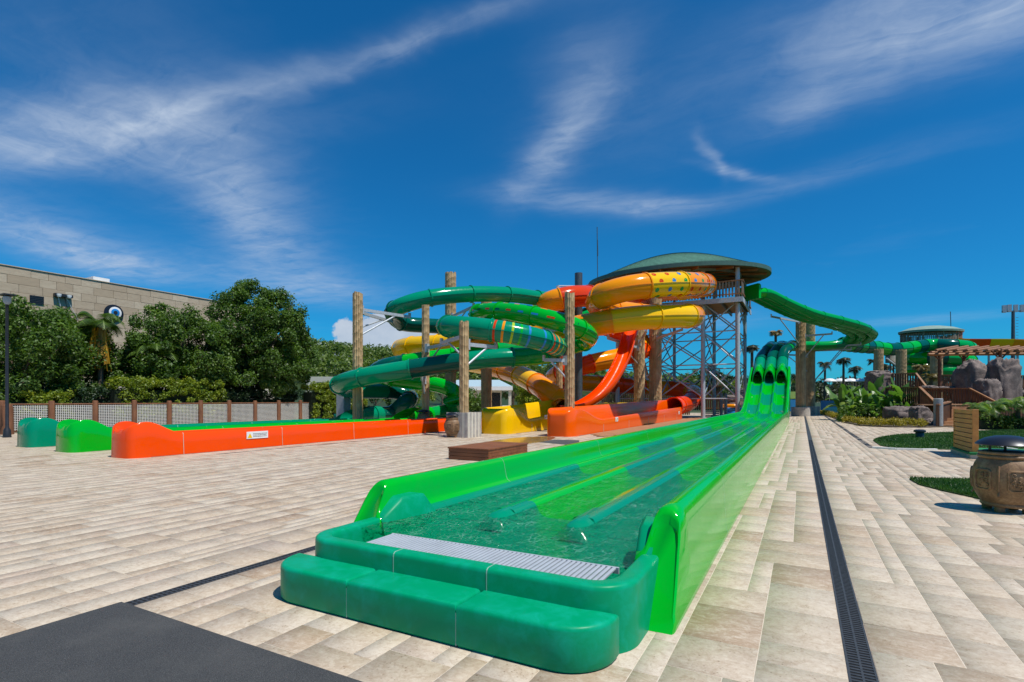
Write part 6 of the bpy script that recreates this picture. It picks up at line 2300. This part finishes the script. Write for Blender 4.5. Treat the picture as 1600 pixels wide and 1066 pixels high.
# palms, umbrellas, pool in the distance
for i, (px, t, d, lab, mt) in enumerate(((1318, 565, 86, 'slim distant palm standing alone in front of the sky', 'leaf_far'), (1289, 571, 92, 'distant palm right of the rear bamboo post', 'leaf_far'), (1336, 579, 96, 'short distant palm above the white parasols', 'leaf_far'), (1366, 566, 90, 'distant palm beside the bamboo post on the right', 'leaf_far'), (1386, 576, 84, 'distant palm above the pale rock', 'leaf_far'), (1439, 575, 60, 'dry palm before the far green helix', 'palm_tan'), (1455, 590, 56, 'short dry palm beside the bamboo post', 'palm_tan'), (1175, 545, 66, 'dark wrapped palm trunk behind the tower leg', 'leaf_far'), (1212, 520, 72, 'palm top showing above the racing slide tubes', 'palm_tan'))):
    x_, y_ = post_at(px, d); z_ = P(px, t, d).z
    palm('distant_palm', lab, (x_, y_, 0), z_, 1.5 if i < 5 else 1.0, 14, .20, 100 + i, 'distant palms', 0, mt, 1.3, 'palm tree', .6)
for i, px in enumerate((1296, 1313, 1329, 1346)):
    x_, y_ = post_at(px, 92); z_ = P(px, 593, 92).z
    T = thing('white_parasol', ('leftmost', 'second from left', 'third from left', 'rightmost')[i] + ' of four white parasols in the distance', 'parasol', (x_, y_, 0), 'white parasols')
    MB().lathe([(1.0, z_ - .35), (.9, z_ - .1), (.5, z_ + .12), (.02, z_ + .18)], 16, 0, (x_, y_, 0), False).obj('canopy', M['white'], T, True)
    MB().bar((x_, y_, 0), (x_, y_, z_), .05, 8).obj('pole', M['grey'], T)
C, R = [], []
r = np.random.default_rng(55)
for k in range(300):
    px = r.uniform(1040, 1700); d = r.uniform(150, 175)
    x_, y_ = post_at(px, d)
    h = 6.0 + 2.6 * mnoise.noise(Vector((px * .02, 0, 0))) + r.random() * 1.4
    for q in range(4): C.append((x_ + r.normal() * 1.5, y_ + r.normal() * 1.5, h * r.uniform(.2, 1))); R.append(r.uniform(1.2, 2.2))
V, Q, tt = leaves(C, R, 44, .9, 56)
tag(np_obj('treeline', V, Q, M['leaf_far'], None, tt, 'stuff'), 'far dark tree line along the horizon on the right', 'treeline')
c = P(1300, 630, 66)
PL = thing('splash_pool', 'blue walled splash pool beyond the banana bed', 'pool', (c.x, c.y, 0))
a, b = P(1284, 622, 66), P(1316, 622, 64)
MB().beam(Vector((a.x, a.y, .7)), Vector((b.x, b.y, .7)), .5, 1.4).obj('wall', M['pool_blue'], PL)
a, b = P(1290, 633, 62), P(1316, 633, 60)
M['aqua'] = plain('aqua_paint', (0.06, 0.42, 0.52), .3, 0, .1)
MB().beam(Vector((a.x, a.y, .3)), Vector((b.x, b.y, .3)), .5, .6).obj('step', M['aqua'], PL)
a, b = P(1281, 605, 70), P(1284, 605, 70)
M['limewall'] = plain('lime_paint', (0.30, 0.42, 0.10), .6, 0, .1)
LW = thing('lime_panel', 'pale lime play panel behind the round concrete base', 'panel', P(1240, 640, 68))
a, b = P(1234, 617, 68), P(1262, 617, 68)
MB().beam(Vector((a.x, a.y, 2.1)), Vector((b.x, b.y, 2.1)), .3, .9).obj('board', M['limewall'], LW)
MB().beam(Vector((a.x, a.y, .8)), Vector((b.x, b.y, .8)), .3, 1.5).obj('base', M['pool_blue'], LW)
x_, y_ = post_at(1145, 55)
RF = thing('inflatable_raft', 'blue and yellow inflatable rafts stacked behind the racing slide wall', 'raft', (x_, y_, 0))
for i, (dz, m, px) in enumerate(((.2, 'blue_dot', 1146), (.55, 'blue_dot', 1150), (.9, 'amber', 1143))):
    q = P(px, 640, 54)
    rs = []
    for k in range(20):
        a = 2 * math.pi * k / 20
        rs.append([(q.x + (.75 + .2 * math.cos(b)) * math.cos(a), q.y + (.75 + .2 * math.cos(b)) * math.sin(a), dz + .18 * math.sin(b)) for b in np.linspace(0, 2 * math.pi, 10, endpoint=False)])
    rs.append(rs[0])
    MB().rings(rs, True).obj('ring_tube', M[m], RF, True)
